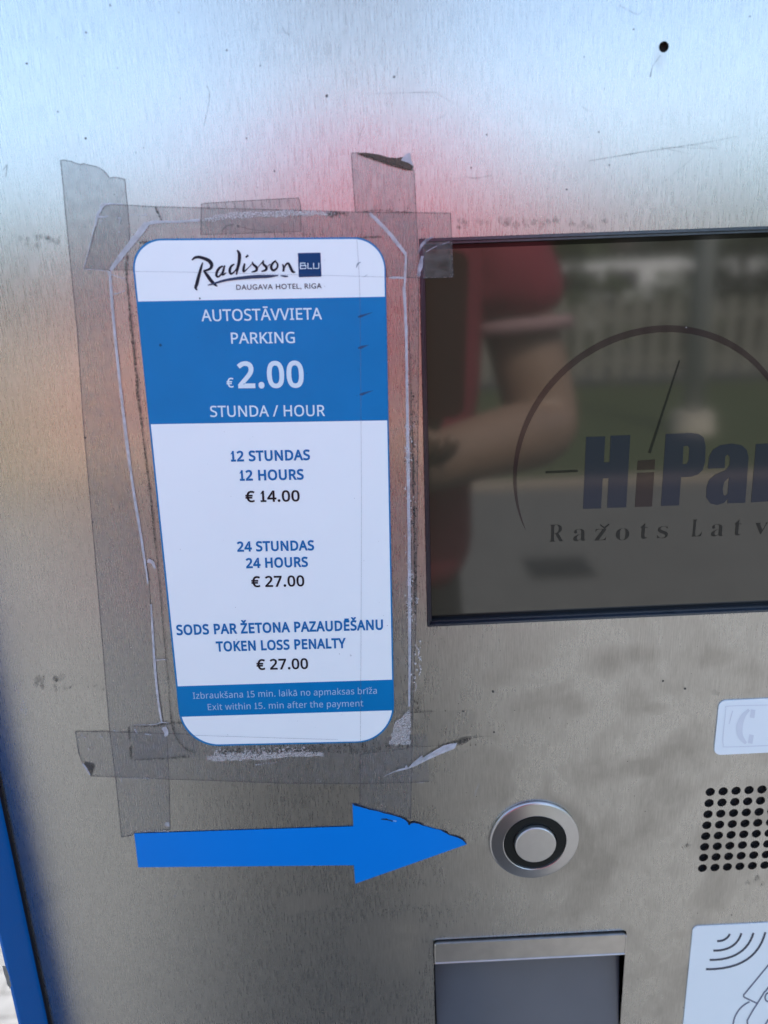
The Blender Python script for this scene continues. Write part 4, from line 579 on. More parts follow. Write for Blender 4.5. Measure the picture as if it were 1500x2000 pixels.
# display: gasket steps, glass, printed picture on the lcd
gx0, gz0, gx1, gz1 = SCR; DG = .0048          # glass sits this deep
dsp = empty('display', (gx0,.005,gz0), None, None); adopt(dsp, ks)
g = MB()
lip = [(gx0+.00015,gz0+.00015),(gx1-.00015,gz0+.00015),(gx1-.00015,gz1-.00015),(gx0+.00015,gz1-.00015)]
def inset(a, b=None, l=None, t=None): 
    l = a if l is None else l; t = a if t is None else t; b = a if b is None else b
    return [(gx0+l,gz0+b),(gx1-a,gz0+b),(gx1-a,gz1-t),(gx0+l,gz1-t)]
g.slab([lip, inset(.0012)], lambda v: W(v.x,v.y,.0006), lambda v: W(v.x,v.y,-.006))
g.slab([inset(.0013), inset(.0022)], lambda v: W(v.x,v.y,-.0012), lambda v: W(v.x,v.y,-.006))
gk = g.build('gasket', M['gasket'], dsp)
bm = bmesh.new(); bm.from_mesh(gk.data); bmesh.ops.bevel(bm, geom=[e for e in bm.edges if len(e.link_faces) == 2 and e.calc_face_angle(0) > 1], offset=.0004, segments=3, affect='EDGES'); bm.to_mesh(gk.data); bm.free()
MB().flat([inset(.0022)], lambda v: W(v.x,v.y,-DG)).build('black_border', screen_material('display_border', (0,0,0), 0, sp=.3), dsp)
dl, dt, db = .0026, .0040, .0032
glass = MB().flat([inset(.0040, db, dl, dt)], lambda v: W(v.x,v.y,-DG+.00015)).build('glass', M['lcd'], dsp)
DH = -DG+.00030
def DU(v): return U(v[0], v[1], DH)
# dial arc: circle through three photo positions
a_, b_, c_ = (U(*p, DH) for p in ((1303,642),(1007.5,905),(1500,737)))
def circle3(a, b, c):
    ax_, ay_, bx_, by_, cx2, cy2 = a.x,a.z,b.x,b.z,c.x,c.z; d = 2*(ax_*(by_-cy2)+bx_*(cy2-ay_)+cx2*(ay_-by_))
    ux = ((ax_**2+ay_**2)*(by_-cy2)+(bx_**2+by_**2)*(cy2-ay_)+(cx2**2+cy2**2)*(ay_-by_))/d
    uy = ((ax_**2+ay_**2)*(cx2-bx_)+(bx_**2+by_**2)*(ax_-cx2)+(cx2**2+cy2**2)*(bx_-ax_))/d
    return ux, uy, math.hypot(ax_-ux, ay_-uy)
ux, uy, ur = circle3(a_, b_, c_)
arc = MB(); N = 90; vs = []
a0, a1 = R_(204), R_(-10)
for i in range(N+1):
    t = i/N; a = a0+(a1-a0)*t
    w = .0029*(math.sin(math.pi*min(1, max(0, (t*1.02)))**.9)**.7)*.5
    for r in (ur-w, ur+w): vs.append(W(ux+r*math.cos(a), uy+r*math.sin(a), DH))
arc.add(vs, [(2*i, 2*i+1, 2*i+3, 2*i+2) for i in range(N)]).build('dial_arc', M['lcd_maroon'], dsp)
nd = MB(); ribbon(nd, [(1327.3,704,3.2),(1298,794,4.2),(1268.4,885,5.2)], DH, 1); nd.build('dial_needle', M['lcd_black'], dsp)
nd = MB(); ribbon(nd, [(1065.5,922.6,4.6),(1128.5,919.6,4.6)], DH, 1); nd.build('dial_tick', M['lcd_black'], dsp)
Z1 = lambda l: [(1050+x*.3, 820+y*.3) for x, y in l]
lg = MB()
for cs_ in ([Z1([(316,111),(440,108),(432,278),(468,276),(476,103),(604,100),(577,570),(453,573),(462,380),(424,383),(413,577),(296,580)])],
            [Z1([(835,92),(1000,86),(1050,92),(1082,115),(1094,170),(1091,270),(1076,325),(1045,356),(1000,370),(934,374),(921,557),(803,561)]), Z1([(950,172),(978,168),(988,185),(984,262),(972,286),(944,290)])],
            [Z1([(1108,318),(1116,245),(1140,196),(1190,165),(1265,154),(1330,166),(1362,195),(1374,245),(1352,540),(1236,544),(1240,512),(1215,540),(1170,555),(1125,545),(1098,505),(1100,440),(1118,390),(1160,355),(1225,328),(1250,295),(1252,245),(1238,224),(1222,240),(1218,314)]), Z1([(1246,375),(1215,405),(1205,450),(1210,490),(1224,494),(1238,480)])],
            [Z1([(1422,158),(1535,152),(1530,185),(1570,155),(1620,148),(1612,262),(1560,268),(1530,290),(1512,530),(1390,538)])],
            [Z1([(1660,60),(1780,56),(1770,270),(1830,150),(1960,146),(1870,310),(1945,515),(1815,520),(1765,360),(1755,522),(1633,528)])]):
    lg.flat(cs_, lambda v: U(v.x,v.y,DH))
lg.build('logo_lettering', M['lcd_blue'], dsp)
li = MB(); li.flat([Z1([(652,266),(766,258),(762,323),(648,328)])], lambda v: U(v.x,v.y,DH)); li.flat([Z1([(648,346),(760,341),(745,564),(634,568)])], lambda v: U(v.x,v.y,DH)); li.build('logo_letter_i', M['lcd_maroon'], dsp)
ct = MB(); hcap = 32
for ch, x0, x1, yb, cp_ in (('R',90,188,817,hcap),('a',250,332,811,hcap),('z',390,466,809,hcap),('o',530,618,806,hcap),('t',690,740,796,hcap),('s',804,872,793,hcap),('L',1026,1096,783,hcap),('a',1158,1238,780,hcap),('t',1308,1356,774,hcap),('v',1440,1530,768,hcap)):
    text(ct, ch, 'serif', (1050+x0*.3,820+yb*.3), (1050+x1*.3,820+(yb-(x1-x0)*.045)*.3), cp_*1.08, DH, -9)
ribbon(ct, [(1050+408*.3,820+684*.3,2.6),(1050+436*.3,820+704*.3,4),(1050+466*.3,820+680*.3,2.6)], DH, 1)
ct.build('caption_lettering', M['lcd_black'], dsp)
MB().box((gx0-.004,.0062,gz0-.004),(gx1+.004,.03,gz1+.004)).build('housing', M['void'], dsp)

# call button
bc = U(1042.5,1638.5); br_ = (U(1129,1636).x-U(955,1640).x)/2
cb = empty('call_button', (bc.x,0,bc.z), None, None); adopt(cb, ks)
r = br_
MB().lathe((bc.x,bc.z), [(r,.0002),(r,.0012),(r*.99,.0016),(r*.965,.0019),(r*.735,.0030),(r*.715,.0031),(r*.70,.0029),(r*.69,.0022),(r*.69,.0002)]).build('ring', M['ring_metal'], cb, True)
MB().lathe((bc.x,bc.z), [(r*.685,.0003),(r*.685,.0024),(r*.665,.0026),(r*.49,.0026),(r*.47,.0022),(r*.465,.0003)]).build('collar', M['black_ring'], cb, True)
MB().lathe((bc.x,bc.z), [(r*.455,.0003),(r*.455,.0042),(r*.448,.0046),(r*.435,.0048),(r*.2,.0049),(0.00001,.0049)]).build('cap', M['cap_metal'], cb, True)
for nm in ('ring','collar','cap'):
    me = [o for o in cb.children if o.name.startswith(nm)][0].data
    bmm = bmesh.new(); bmm.from_mesh(me); bmesh.ops.recalc_face_normals(bmm, faces=bmm.faces); bmm.to_mesh(me); bmm.free(); me.set_sharp_from_angle(angle=R_(12))
# loudspeaker behind the drilled holes
MB().box((g00.x-.008,.0022,g07.z-.008),(g00.x+gdx*9+.008,.02,g00.z+.008)).build('speaker_backing', M['void'], ks)
MB().box((sh.x-.006,.0022,sh.z-.006),(sh.x+.006,.02,sh.z+.006)).build('screw_recess', M['void'], ks)
# token tray
tr = empty('token_tray', (TRX0,0,TRZ0), None, None); adopt(tr, ks)
lipz0 = U(1035,1868).z
e = .0004
lp = MB(); lc = rounded([(TRX0+e,lipz0,.0005),(TRX1-e,lipz0,.0005),(TRX1-e,TRZ1-.0011,.0022),(TRX0+e,TRZ1-.0011,.0022)], 5)
lp.slab([lc], lambda v: W(v.x,v.y,.0014), lambda v: W(v.x,v.y,-.010)); lo_ = lp.build('lip', M['tray_metal'], tr)
bmm = bmesh.new(); bmm.from_mesh(lo_.data); bmesh.ops.remove_doubles(bmm, verts=bmm.verts, dist=1e-6); bmesh.ops.bevel(bmm, geom=[x for x in bmm.edges if len(x.link_faces) == 2 and x.calc_face_angle(0) > 1.2], offset=.0005, segments=3, affect='EDGES'); bmm.to_mesh(lo_.data); bmm.free()
MB().add([(TRX0+.0012,.0095,lipz0+.006),(TRX1-.0004,.0095,lipz0+.006),(TRX1-.0004,-.0006,TRZ0+.002),(TRX0+.0012,-.0006,TRZ0+.002)], [(0,3,2,1)]).build('window', M['tray_window'], tr)
MB().box((TRX0-.004,.014,TRZ0-.004),(TRX1+.004,.03,TRZ1+.004)).build('housing', M['void'], tr)

# wear on the steel
H1 = .00012
for p in ([(1150,314,1.4),(1200,306,1.8),(1260,296,1.4),(1300,290,2.0),(1370,280,1.2),(1440,266,.8)],[(1290,288,.8),(1345,300,.8)],[(1300,287,.8),(1400,290,.6),(1340,282,.6)],[(733,183,.9),(790,181,1.1),(850,180,.9)],[(850,180,.6),(880,198,.6)],
          [(403,167,1.6),(409,180,1.8),(407,205,1.3),(398,247,1.1)],[(14,321,1.6),(6,332,1.6)],[(14,321,1.5),(11,345,1.5)],[(1210,10,1.2),(1245,28,1),(1255,18,.8)],[(850,235,.7),(870,224,.8)],[(1136,208,.9),(1150,217,.8)],
          [(910,345,1.2),(930,348,1.5),(960,342,1)],[(1270,150,3),(1275,130,2),(1290,108,2)],[(700,280,.8),(703,262,1),(712,245,.6)],[(1290,360,.5),(1340,320,.6),(1360,300,.5)],[(552,52,1.2),(556,62,1.6),(566,68,.8)]):
    mb = MB(); ribbon(mb, [(x, y, w*.8) for x, y, w in p], H1, 3, .4); mb.build('scratch', M['scratch'], ks)
sc_ = MB()
for x, y, r in ((638,187,2.6),(770,150,2.4),(52,124,2),(215,10,1.6),(113,218,1.4),(168,63,1.8),(443,98,1.8),(508,128,1.4),(167,270,2),(536,334,1.6),(481,270,1.6),(920,655/2,1.5),(1238,57,1.6),(1107,370,2),(963,1351,2.6),(965,1430,2),(905,1389,1.6),(1190,322,1.5),(1465,32,1.6),(1170,258,1.4),(951,263,1.4),(780,1000/2-110,1.2),(166,855,2.4),(181,1020,1.6),(1295,1330,2),(1338,1345,2.2)):
    dot(sc_, x, y, r, H1)
for i in range(30):
    dot(sc_, random.uniform(0,1500), random.uniform(0,440), random.uniform(.5,1.0), H1, 6)
for i in range(50):
    dot(sc_, random.uniform(840,1500), random.uniform(1240,2000), random.uniform(.5,1.0), H1, 6)
sc_.build('dirt_specks', M['hair'], ks)['kind'] = 'stuff'
def blotch(x0,y0,x1,y1,n,rmin,rmax,h=H1*1.6):
    rs = MB()
    for i in range(n): dot(rs, random.uniform(x0,x1), random.uniform(y0,y1), random.uniform(rmin,rmax), h+i*4e-7, 9, .5)
    rs.build('residue_stain', M['smear'], ks)
blotch(40,462,125,478,14,3,7); blotch(70,1322,120,1330,10,3,6); blotch(68,1325,85,1345,8,3,6); blotch(105,1338,148,1348,12,2,4); blotch(170,1338,205,1347,6,1.5,3)
blotch(1440,1715,1500,1728,8,3,7); blotch(1335,1650,1348,1656,4,3,5); blotch(1395,1348,1405,1360,3,3,5)
blotch(880,430,1200,445,26,3,8,H1*1.3)
pk2 = MB()
for i in range(26): dot(pk2, 33+random.gauss(0,5), 1342+random.gauss(0,7), random.uniform(.6,1.8), H1*1.2+i*4e-7, 7, .5)
for i in range(26): dot(pk2, 46+random.gauss(0,6), 1384+random.gauss(0,10), random.uniform(.6,1.6), H1*1.2+i*4e-7, 7, .5)
for p in ([(935,1530,.8),(930,1545,1.2),(926,1556,.8)],[(815,1530,1),(828,1528,1.4)],[(340,1748,1.4),(343,1752,1.6)]): ribbon(pk2, p, H1*1.2, 2)
for x, y in ((342,1750),(345,1842),(1340,640)): dot(pk2, x, y, 1.4, H1*1.2)
pk2.build('pale_specks', M['glue'], ks)['kind'] = 'stuff'

# ------------------------------------------------------------------ clear tape strips
tape_n = [0]
M['tape_faint'] = film('faint_worn_tape', (.965,.965,.96), .03, (.46,.45,.44), .35)
def tape(poly, lab, h, edges=True, skip=(), m='tape'):
    c = sum((U(*p) for p in poly), Vector())/len(poly)
    tape_n[0] += 1
    t = empty('tape_strip', (c.x,0,c.z), lab, 'tape', 'clear tape round the price sign')
    MB().slab([poly], lambda v: U(v.x,v.y,h), lambda v: U(v.x,v.y,h-.00006)).build('film', M[m], t)
    ed = MB(); n = len(poly)
    for i in range(n):
        if i in skip: continue
        ribbon(ed, [(*poly[i],1.3),(*poly[(i+1) % n],1.3)], h+.00002, 1)
    if ed.v: ed.build('cut_edge', M['tape_edge'], t)
    return t
top = [(118,313),(126,312.5),(140,315.5),(151,320),(158,321),(163,319),(168,321),(178,323),(190,326),(197,330),(203,334),(209,341),(214,348),(222,346),(233,347.5),(243.5,350)]
T1 = tape(top+[(252,440),(253,478),(215,529),(222,620),(233,740),(245,850),(260,950),(275,1060),(290,1120),(296,1210),(305,1310),(319,1412),(326,1440),(330,1522),(332,1621),(300,1624),(264,1624),(258,1632),(237,1635),(226,1522),(214,1428),(196,1210),(178,1000),(163,830),(150,640),(134,480)], 'long clear tape strip down the left side of the price sign, torn at the top', .00020)
T2 = tape([(147,1429),(205,1429),(262,1431),(340,1433),(500,1440),(700,1438),(835,1434),(838,1527),(700,1531),(560,1530),(400,1524),(330,1522),(236,1518),(178,1516),(161,1491),(153,1470)], 'horizontal clear tape strip under the price sign, its left corner curled', .00030, skip=(5,6))
T3 = tape([(686,299),(700,298),(715,303),(760,317),(809,333),(813,420),(818,520),(817,800),(813,1200),(806,1400),(802,1600),(703,1585),(704,1473),(796,1462),(803,1400),(804,1100),(800,700),(797,560),(795,500),(760,455),(722,415),(694,414)], 'long clear tape strip right of the price sign, its top end curled and dark', .00026)
T4 = tape([(205,401),(216,399),(304,403.5),(400,406),(560,410),(690,414),(880,416),(885,541),(820,543),(700,538),(500,530),(215,527),(163,525),(172,497),(187,440),(190,420)], 'horizontal clear tape strip across the top of the price sign with a crumpled left end', .00036)
T5 = tape([(393,399),(399,397),(500,391),(583,386.5),(587,400),(588,452),(470,456),(392,458)], 'short clear tape piece peeping out above the middle of the price sign', .00016)
T6 = tape([(256,1418),(300,1417),(372,1412),(392,1478),(330,1482),(262,1484)], 'short clear tape piece with dirty outline at the lower left corner of the price sign', .00042, skip=range(6))
T7 = tape([(780,1391),(850,1389),(925,1386),(938,1442),(870,1454),(790,1462)], 'short faint clear tape piece at the lower right corner of the price sign', .00040, skip=range(6), m='tape_faint')
# curls, creases and dirt belonging to the strips
mb = MB(); d_ = [(699,298.5),(716,298),(742,302),(758,307),(775,308.5),(788,306),(794,300),(801,298),(803,312),(808,326),(805,331),(790,329),(760,320),(730,310)]
mb.slab([d_], lambda v: U(v.x,v.y,.0016), lambda v: U(v.x,v.y,.0003)); mb.build('curled_end', film('folded_tape', (.5,.52,.48), .72, (.07,.075,.06), .25, 260, .28), T3)
mb = MB(); mb.flat([[(788,306),(794,300),(801,298),(803,312),(807,324),(798,318),(783,313)]], lambda v: U(v.x,v.y,.0019)); mb.build('bright_fold', M['crease'], T3)
mb = MB(); mb.flat([[(161,1491),(178,1516),(184,1498),(180,1494),(170,1492)]], lambda v: U(v.x,v.y,.0008)); mb.build('curled_corner', film('folded_tape_corner', (.6,.6,.6), .7, (.06,.06,.06), .3, 500, .3), T2)
mb = MB(); ribbon(mb, [(161,1491,2),(168,1500,3.5),(176,1514,1.5)], .0010, 2); mb.build('bright_fold', M['crease'], T2)
mb = MB()
for p in ([(163,525,1.2),(168,508,1.5),(173,490,1.6),(181,455,1.6),(187,436,3),(189,425,5),(196,410,4.5),(204,401,3.2),(215,398,3),(240,399,1.6)], [(163,526,1.3),(190,527,1.6),(217,531,1.5)], [(196,412,3),(198,400,3),(206,397,2)], [(192,424,5),(204,424,3),(212,421,1.5)], [(195,434,2),(200,430,1.4)], [(236,425,1.2),(232,438,1.6)],
          [(254,420,1.6),(262,419.5,1.2)], [(276,421,1.6),(288,420,1.8)]):
    mb = MB(); ribbon(mb, p, .00046, 4, .35); mb.build('white_crease', M['crease'], T4)
mb = MB()
for x, y in ((269,420),(233,453),(284,419),(232,426)): dot(mb, x, y, 1.6, .00046)
mb.build('pale_specks', M['crease'], T4)['kind'] = 'stuff'
mb = MB()
for p in ([(303,404,3),(309,418,3.4),(316,432,2.4)],): ribbon(mb, p, .00054, 3)
mb.build('dark_crease', M['grime'], T4); mb = MB()
ribbon(mb, [(702,414,1.2),(740,410,1.6),(775,413,1.4),(810,414,1)], .00054, 4, .5)
for i in range(26): dot(mb, random.uniform(715,800), 414+random.gauss(0,4), random.uniform(.6,1.5), .00054+i*2e-7, 6, .5)
mb.build('dark_crumple', M['grime'], T4)
mb = MB()
for k in range(10): ribbon(mb, [(405+k*17.5,398-k*1.0,.7),(407+k*17.5,408-k*.4,.7)], .0004, 1)
for k in range(16): ribbon(mb, [(440+k*19,442+random.uniform(-6,6),.7),(441+k*19,460,.8)], .0004, 1)
ribbon(mb, [(432,452,1.2),(442,442,1.6),(452,439,2),(458,439,1)], .0004, 4); dot(mb, 465,442,3,.0004); ribbon(mb, [(470,443,1),(490,448,1),(530,453,.8)], .0004, 3)
mb.build('tear_marks', M['tape_edge'], T5)
mb = MB()
for p in ([(258,1418,1.2),(300,1418,2),(330,1413,2.2),(372,1412,1.6)],[(262,1484,1.3),(300,1482,1.8),(330,1481,2),(370,1478,2)],[(250,1420,2.2),(252,1430,2.6),(253,1445,2)],[(257,1455,2),(254,1465,3),(256,1483,2.4)]):
    ribbon(mb, [(x, y, w*1.5) for x, y, w in p], .00046, 5, .55)
mb.build('dirty_outline', M['grime'], T6)
mb = MB()
for p in ([(262,1416,1),(300,1415,1.6),(316,1411,2),(330,1412,1)],[(220,1427,1.6),(232,1428,1.2)],[(263,1424,2),(268,1432,2.5)],[(283,1433,1.5),(295,1436,2.2)],[(236,1521,1.6),(238,1528,1.2)]):
    mb = MB(); ribbon(mb, p, .00048, 3, .4); mb.build('white_crease', M['crease'], T6)
mb = MB()
for k in range(16): dot(mb, 238+k*4.2, 1519.5+.05*k, random.uniform(.7,1.4), .00048, 6)
for k in range(16): dot(mb, 268+k*4.0, 1623+random.uniform(-.7,.7), random.uniform(.8,1.5), .00048, 6)
for x, y in ((160,1436),(166,1441),(196,1438),(173,1463),(199,1440)): dot(mb, x, y, 1.5, .00048)
dot(mb, 327,1610,5,.00048,8)
for k in range(9): dot(mb, 500+k*5, 1494-k*.6+random.uniform(-1,1), random.uniform(.8,1.5), .00048, 6)
mb.build('pale_specks', M['crease'], T6)['kind'] = 'stuff'
mb = MB(); mb.flat([[(744,1519),(760,1511),(780,1502),(790,1500),(794,1494),(797,1500),(806,1490),(824,1475),(826,1480),(840,1471),(866,1456),(882,1452),(893,1451),(888,1462),(868,1470),(840,1482),(812,1496),(796,1502),(770,1508)]], lambda v: U(v.x,v.y,.0007)); mb.build('white_fold', M['crease'], T7)
mb = MB(); mb.flat([[(882,1452),(890,1447),(908,1442),(924,1441),(915,1448),(904,1455),(893,1456)]], lambda v: U(v.x,v.y,.0006))
for p in ([(924,1441,1.4),(945,1438,.7),(960,1438,.5)],[(782,1394,1.4),(815,1391,1.8),(850,1389,.8)],[(810,1458,1.4),(835,1458,1),(880,1454,1.4)]): ribbon(mb, p, .0005, 3, .5)
for x, y in ((903,1389),(919,1456),(929,1455),(812,1441),(870,1388)): dot(mb, x, y, 1.6, .0005)
for i in range(16): dot(mb, random.uniform(806,818), random.uniform(1366,1388), random.uniform(.8,2), .0005+i*2e-7, 6)
mb.build('dark_fold', M['grime'], T7)
# strip over the display corner wrinkles where it bridges the recess
mb = MB()
for p in ([(818,494,1.5),(822,482,5),(830,472,6),(840,465,3),(850,463,1)],[(832,492,1),(850,482,1.6),(878,472,.8)],[(817,540,6),(821,522,8),(825,500,5)]): ribbon(mb, p, .00075, 4, .3)
mb.build('wrinkles', film('wrinkled_tape', (.85,.85,.88), .6, (.5,.5,.58), .2, 300, .3), T4)

# ------------------------------------------------------------------ the laminated price sign
so = U(500,960)
sg = empty('price_sign', (so.x,0,so.z), 'laminated white and blue parking price sign taped to the steel front', 'sign')
PH0 = .00056
pouch = [(345,430),(430,426),(560,420),(690,414),(722,415),(760,455),(795,500),(797,560),(800,700),(802,900),(804,1100),(806,1300),(802,1400),(800,1452),(792,1460),(735,1472),(650,1479),(560,1483),(480,1487),(400,1488),(385,1485),(368,1474),(350,1470),(330,1440),(320,1415),(305,1310),(296,1210),(290,1120),(275,1060),(260,950),(245,850),(233,740),(222,620),(214,530),(285,436)]
MB().slab([pouch], lambda v: U(v.x,v.y,PH0), lambda v: U(v.x,v.y,PH0-.0001)).build('laminate_pouch', M['pouch'], sg)
mb = MB(); hh = PH0+.00006
for p in ([(288,437,4),(300,434,5),(320,433,3.6),(345,433,3.4),(390,430,3.6)],[(287,436,8),(272,455,9),(250,483,8),(232,506,7),(216,528,5)],[(214,530,4),(217,570,4),(221,620,4),(231,720,4),(240,800,4),(247,860,4.5),(255,920,4)],[(255,920,3),(264,980,4),(274,1040,3.5),(284,1105,3),(289,1140,2)],
          [(722,416,3),(738,432,5),(760,455,5),(780,480,5),(793,497,4)],[(760,543,2.5),(775,542,3),(789,543,2.5)],[(793,497,3),(792,520,3),(790,560,3)],[(789,560,4.5),(793,640,4),(795,760,4),(797,900,4.5),(799,1050,4.5),(800,1200,4.5),(800,1300,3.5),(799,1380,3)],
          [(217,536,1.2),(245,545,1.6)],[(222,574,1.8),(232,572,1.6),(245,567,1.4)],[(295,1180,2.5),(299,1250,3),(303,1310,3.5),(309,1370,3),(316,1412,2.5)],[(302,1290,1.4),(318,1288,1.6),(326,1289,1.2)],
          [(288,1095,6),(297,1098,5),(303,1110,2.5)],[(320,1420,7),(325,1432,6),(322,1438,3)]):
    ribbon(mb, [(x, y, w*1.35) for x, y, w in p], hh, 6, .08)
mb.build('sky_glint_edge', M['crease'], sg)  # pale strips paint the sky caught by the raised film edge
# milky adhesive along top, right, bottom
mb = MB(); k = 0
def specks(path, n, spread, rmin, rmax, h):
    global k
    q = spline(path, 12)
    for i in range(n):
        p = random.choice(q[:-1]); j = q.index(p); p2 = q[j+1]; t = random.random()
        dot(mb, p[0]+(p2[0]-p[0])*t+random.gauss(0,spread*.6), p[1]+(p2[1]-p[1])*t+random.gauss(0,spread), random.uniform(rmin,rmax), h+(k % 400)*3e-7, 7, .5); k += 1
ribbon(mb, [(395,430,3),(430,424,9),(470,420,11),(520,418,12),(580,416,10),(640,417,8),(655,416,4)], hh+.00004, 5, .35)
specks([(400,428),(500,420),(600,417)], 120, 3.5, .8, 2.2, hh+.00006)
mb.build('milky_adhesive', M['glue'], sg); mb = MB()
ribbon(mb, [(405,1481,6),(430,1480,12),(470,1478,13),(520,1476,12),(580,1473,9),(632,1473,7)], hh+.00004, 5, .3)
specks([(420,1472),(500,1470),(600,1464)], 300, 4.5, .7, 1.8, hh+.00006)
mb.build('milky_adhesive', M['glue'], sg); mb = MB()
specks([(797,820),(799,1000),(801,1200)], 170, 8, .8, 2.2, hh+.00006); specks([(805,1170),(812,1260),(815,1330)], 30, 10, 1, 3, hh+.00006)
mb.flat([ragged([(770,1416),(800,1385),(801,1455),(760,1456)], 3, 6)], lambda v: U(v.x,v.y,hh+.00003))
for p in ([(812,1262,2),(818,1270,3.5),(817,1282,2.5)],[(818,1296,2),(822,1308,4),(818,1320,2.5)],[(806,1332,1.6),(812,1334,1.6),(812,1348,1.6),(806,1350,1.6)]): ribbon(mb, p, hh+.00003, 3, .2)
mb.build('milky_adhesive', M['glue'], sg)
mb = MB(); k = 0
for p in ([(249,498,3),(246,520,4),(249,560,4),(254,620,4.5),(262,690,5),(268,760,5),(275,820,4.5)],[(275,820,3.5),(285,900,3.2),(295,980,3),(303,1060,3)],[(303,1060,2.2),(312,1150,2),(320,1240,1.8),(328,1330,2),(332,1390,2.2)],[(332,1390,3),(337,1420,3.6),(345,1442,3.5),(362,1462,4),(380,1470,2.5)],
          [(272,474,4),(290,472,4.5),(312,471,2)],[(692,464,2),(715,463,3.2),(745,463,3.6)],[(802,690,1),(804,800,2),(807,900,3.6),(809,1000,3.8),(810,1080,3.4),(811,1200,2)]):
    mb = MB(); ribbon(mb, p, hh+.00009, 6, .5); mb.build('dark_grime', M['grime'], sg)
mb = MB()
specks([(803,570),(805,640),(806,700)], 26, 8, .6, 1.6, hh+.0001); specks([(806,760),(809,900),(811,1080),(812,1180)], 190, 8, .7, 1.9, hh+.0001)
mb.build('grime_specks', M['grime'], sg)['kind'] = 'stuff'; mb = MB()
specks([(430,1470),(560,1466),(660,1461),(800,1456)], 300, 3.6, .7, 1.9, hh+.0001); specks([(640,1470),(735,1468)], 60, 1.6, .7, 1.6, hh+.0001)
mb.build('grime_specks', M['grime'], sg)['kind'] = 'stuff'; mb = MB()
specks([(640,417),(680,416)], 50, 2.4, .8, 2.2, hh+.0001); specks([(255,560),(275,800),(300,1040)], 120, 10, .5, 1.3, hh+.0001); specks([(505,455),(640,458)], 30, 1.2, .5, 1.1, hh+.0001)
mb.build('grime_specks', M['grime'], sg)['kind'] = 'stuff'

PS = PH0+.00025
shape = [(258.8,530,0)]
sign_out = rounded([(254,466.5,62),(752,463,62),(771,1449,74),(356,1458.5,72)], 14)
sign_in = rounded([(257.5,470.0,60),(749.5,466.2,60),(768,1446.5,72),(359,1455.3,70)], 14)
MB().slab([sign_out], lambda v: U(v.x,v.y,PS), lambda v: U(v.x,v.y,PS-.0002)).build('blue_outline', M['sign_blue'], sg)
MB().flat([sign_in], lambda v: U(v.x,v.y,PS+.00006)).build('paper', M['paper'], sg)
hb = PS+.00012
def edge_x(y, left=True):   # x of the paper edge at photo height y
    P = sorted((p for p in sign_in if (p[0] < 500) == left), key=lambda p: p[1])
    for a, b in zip(P, P[1:]):
        if a[1] <= y <= b[1]: return a[0]+(b[0]-a[0])*(y-a[1])/max(1e-6, b[1]-a[1])
def band(ytl, ytr, ybl, ybr):
    L = [(edge_x(ytl+(ybl-ytl)*i/6)-.5, ytl+(ybl-ytl)*i/6) for i in range(7)]; Rr = [(edge_x(ytr+(ybr-ytr)*i/6, False)+.5, ytr+(ybr-ytr)*i/6) for i in range(7)]
    return L+Rr[::-1]
MB().flat([band(589,579.5,828.5,821)], lambda v: U(v.x,v.y,hb)).build('price_band', M['sign_blue'], sg)
MB().flat([band(1340.5,1327.5,1400,1387.5)], lambda v: U(v.x,v.y,hb)).build('notice_band', M['sign_blue'], sg)
ht = hb+.00008
B = 29
mb = MB(); text(mb, 'AUTOSTĀVVIETA', 'sans', (394.8,627.2), (629.4,623.4), 22, ht, 9); mb.build('white_lettering', M['ink_white'], sg)
mb = MB(); text(mb, 'PARKING', 'sans', (452.6,670.8), (576.6,669.4), 21, ht, 11); mb.build('white_lettering', M['ink_white'], sg)
mb = MB(); text(mb, '2.00', 'sans', (466,756), (594.4,754.4), 48, ht, 24); mb.build('white_lettering', M['ink_white'], sg)
mb = MB(); text(mb, '€', 'sans', (444,756), (457.8,755.8), 18, ht, 14); mb.build('white_lettering', M['ink_white'], sg)
mb = MB(); text(mb, 'STUNDA / HOUR', 'sans', (412,813.4), (635.4,811.6), 21, ht, 10); mb.build('white_lettering', M['ink_white'], sg)
mb = MB(); text(mb, '12 STUNDAS', 'sans', (452,899.8), (606,896.8), 18.8, ht, B); mb.build('blue_lettering', M['ink_blue'], sg)
mb = MB(); text(mb, '12 HOURS', 'sans', (469.3,937.2), (593.7,934.8), 18.8, ht, B); mb.build('blue_lettering', M['ink_blue'], sg)
mb = MB(); text(mb, '24 STUNDAS', 'sans', (464.2,1075.4), (614,1072.6), 18, ht, B); mb.build('blue_lettering', M['ink_blue'], sg)
mb = MB(); text(mb, '24 HOURS', 'sans', (481.5,1107.6), (602,1104.8), 18, ht, B); mb.build('blue_lettering', M['ink_blue'], sg)
mb = MB(); text(mb, 'SODS PAR ŽETONA PAZAUDĒŠANU', 'sans', (346.4,1238), (748,1227.4), 18.4, ht, B); mb.build('blue_lettering', M['ink_blue'], sg)
mb = MB(); text(mb, 'TOKEN LOSS PENALTY', 'sans', (423.5,1270), (676,1263), 18, ht, B); mb.build('blue_lettering', M['ink_blue'], sg)
mb = MB(); text(mb, '€ 14.00', 'sans', (480.6,979.2), (586,977.4), 20.5, ht, 19); mb.build('price_lettering', M['sign_black'], sg)
mb = MB(); text(mb, '€ 27.00', 'sans', (492.3,1144.8), (595,1142.8), 20, ht, 19); mb.build('price_lettering', M['sign_black'], sg)
mb = MB(); text(mb, '€ 27.00', 'sans', (502.3,1306), (602.3,1303.8), 19.5, ht, 19); mb.build('price_lettering', M['sign_black'], sg)
mb = MB(); text(mb, 'Izbraukšana 15 min. laikā no apmaksas brīža', 'sans', (378.3,1362.8), (736,1352.6), 12.2, ht, 2, 14); mb.build('small_lettering', M['ink_pale'], sg)
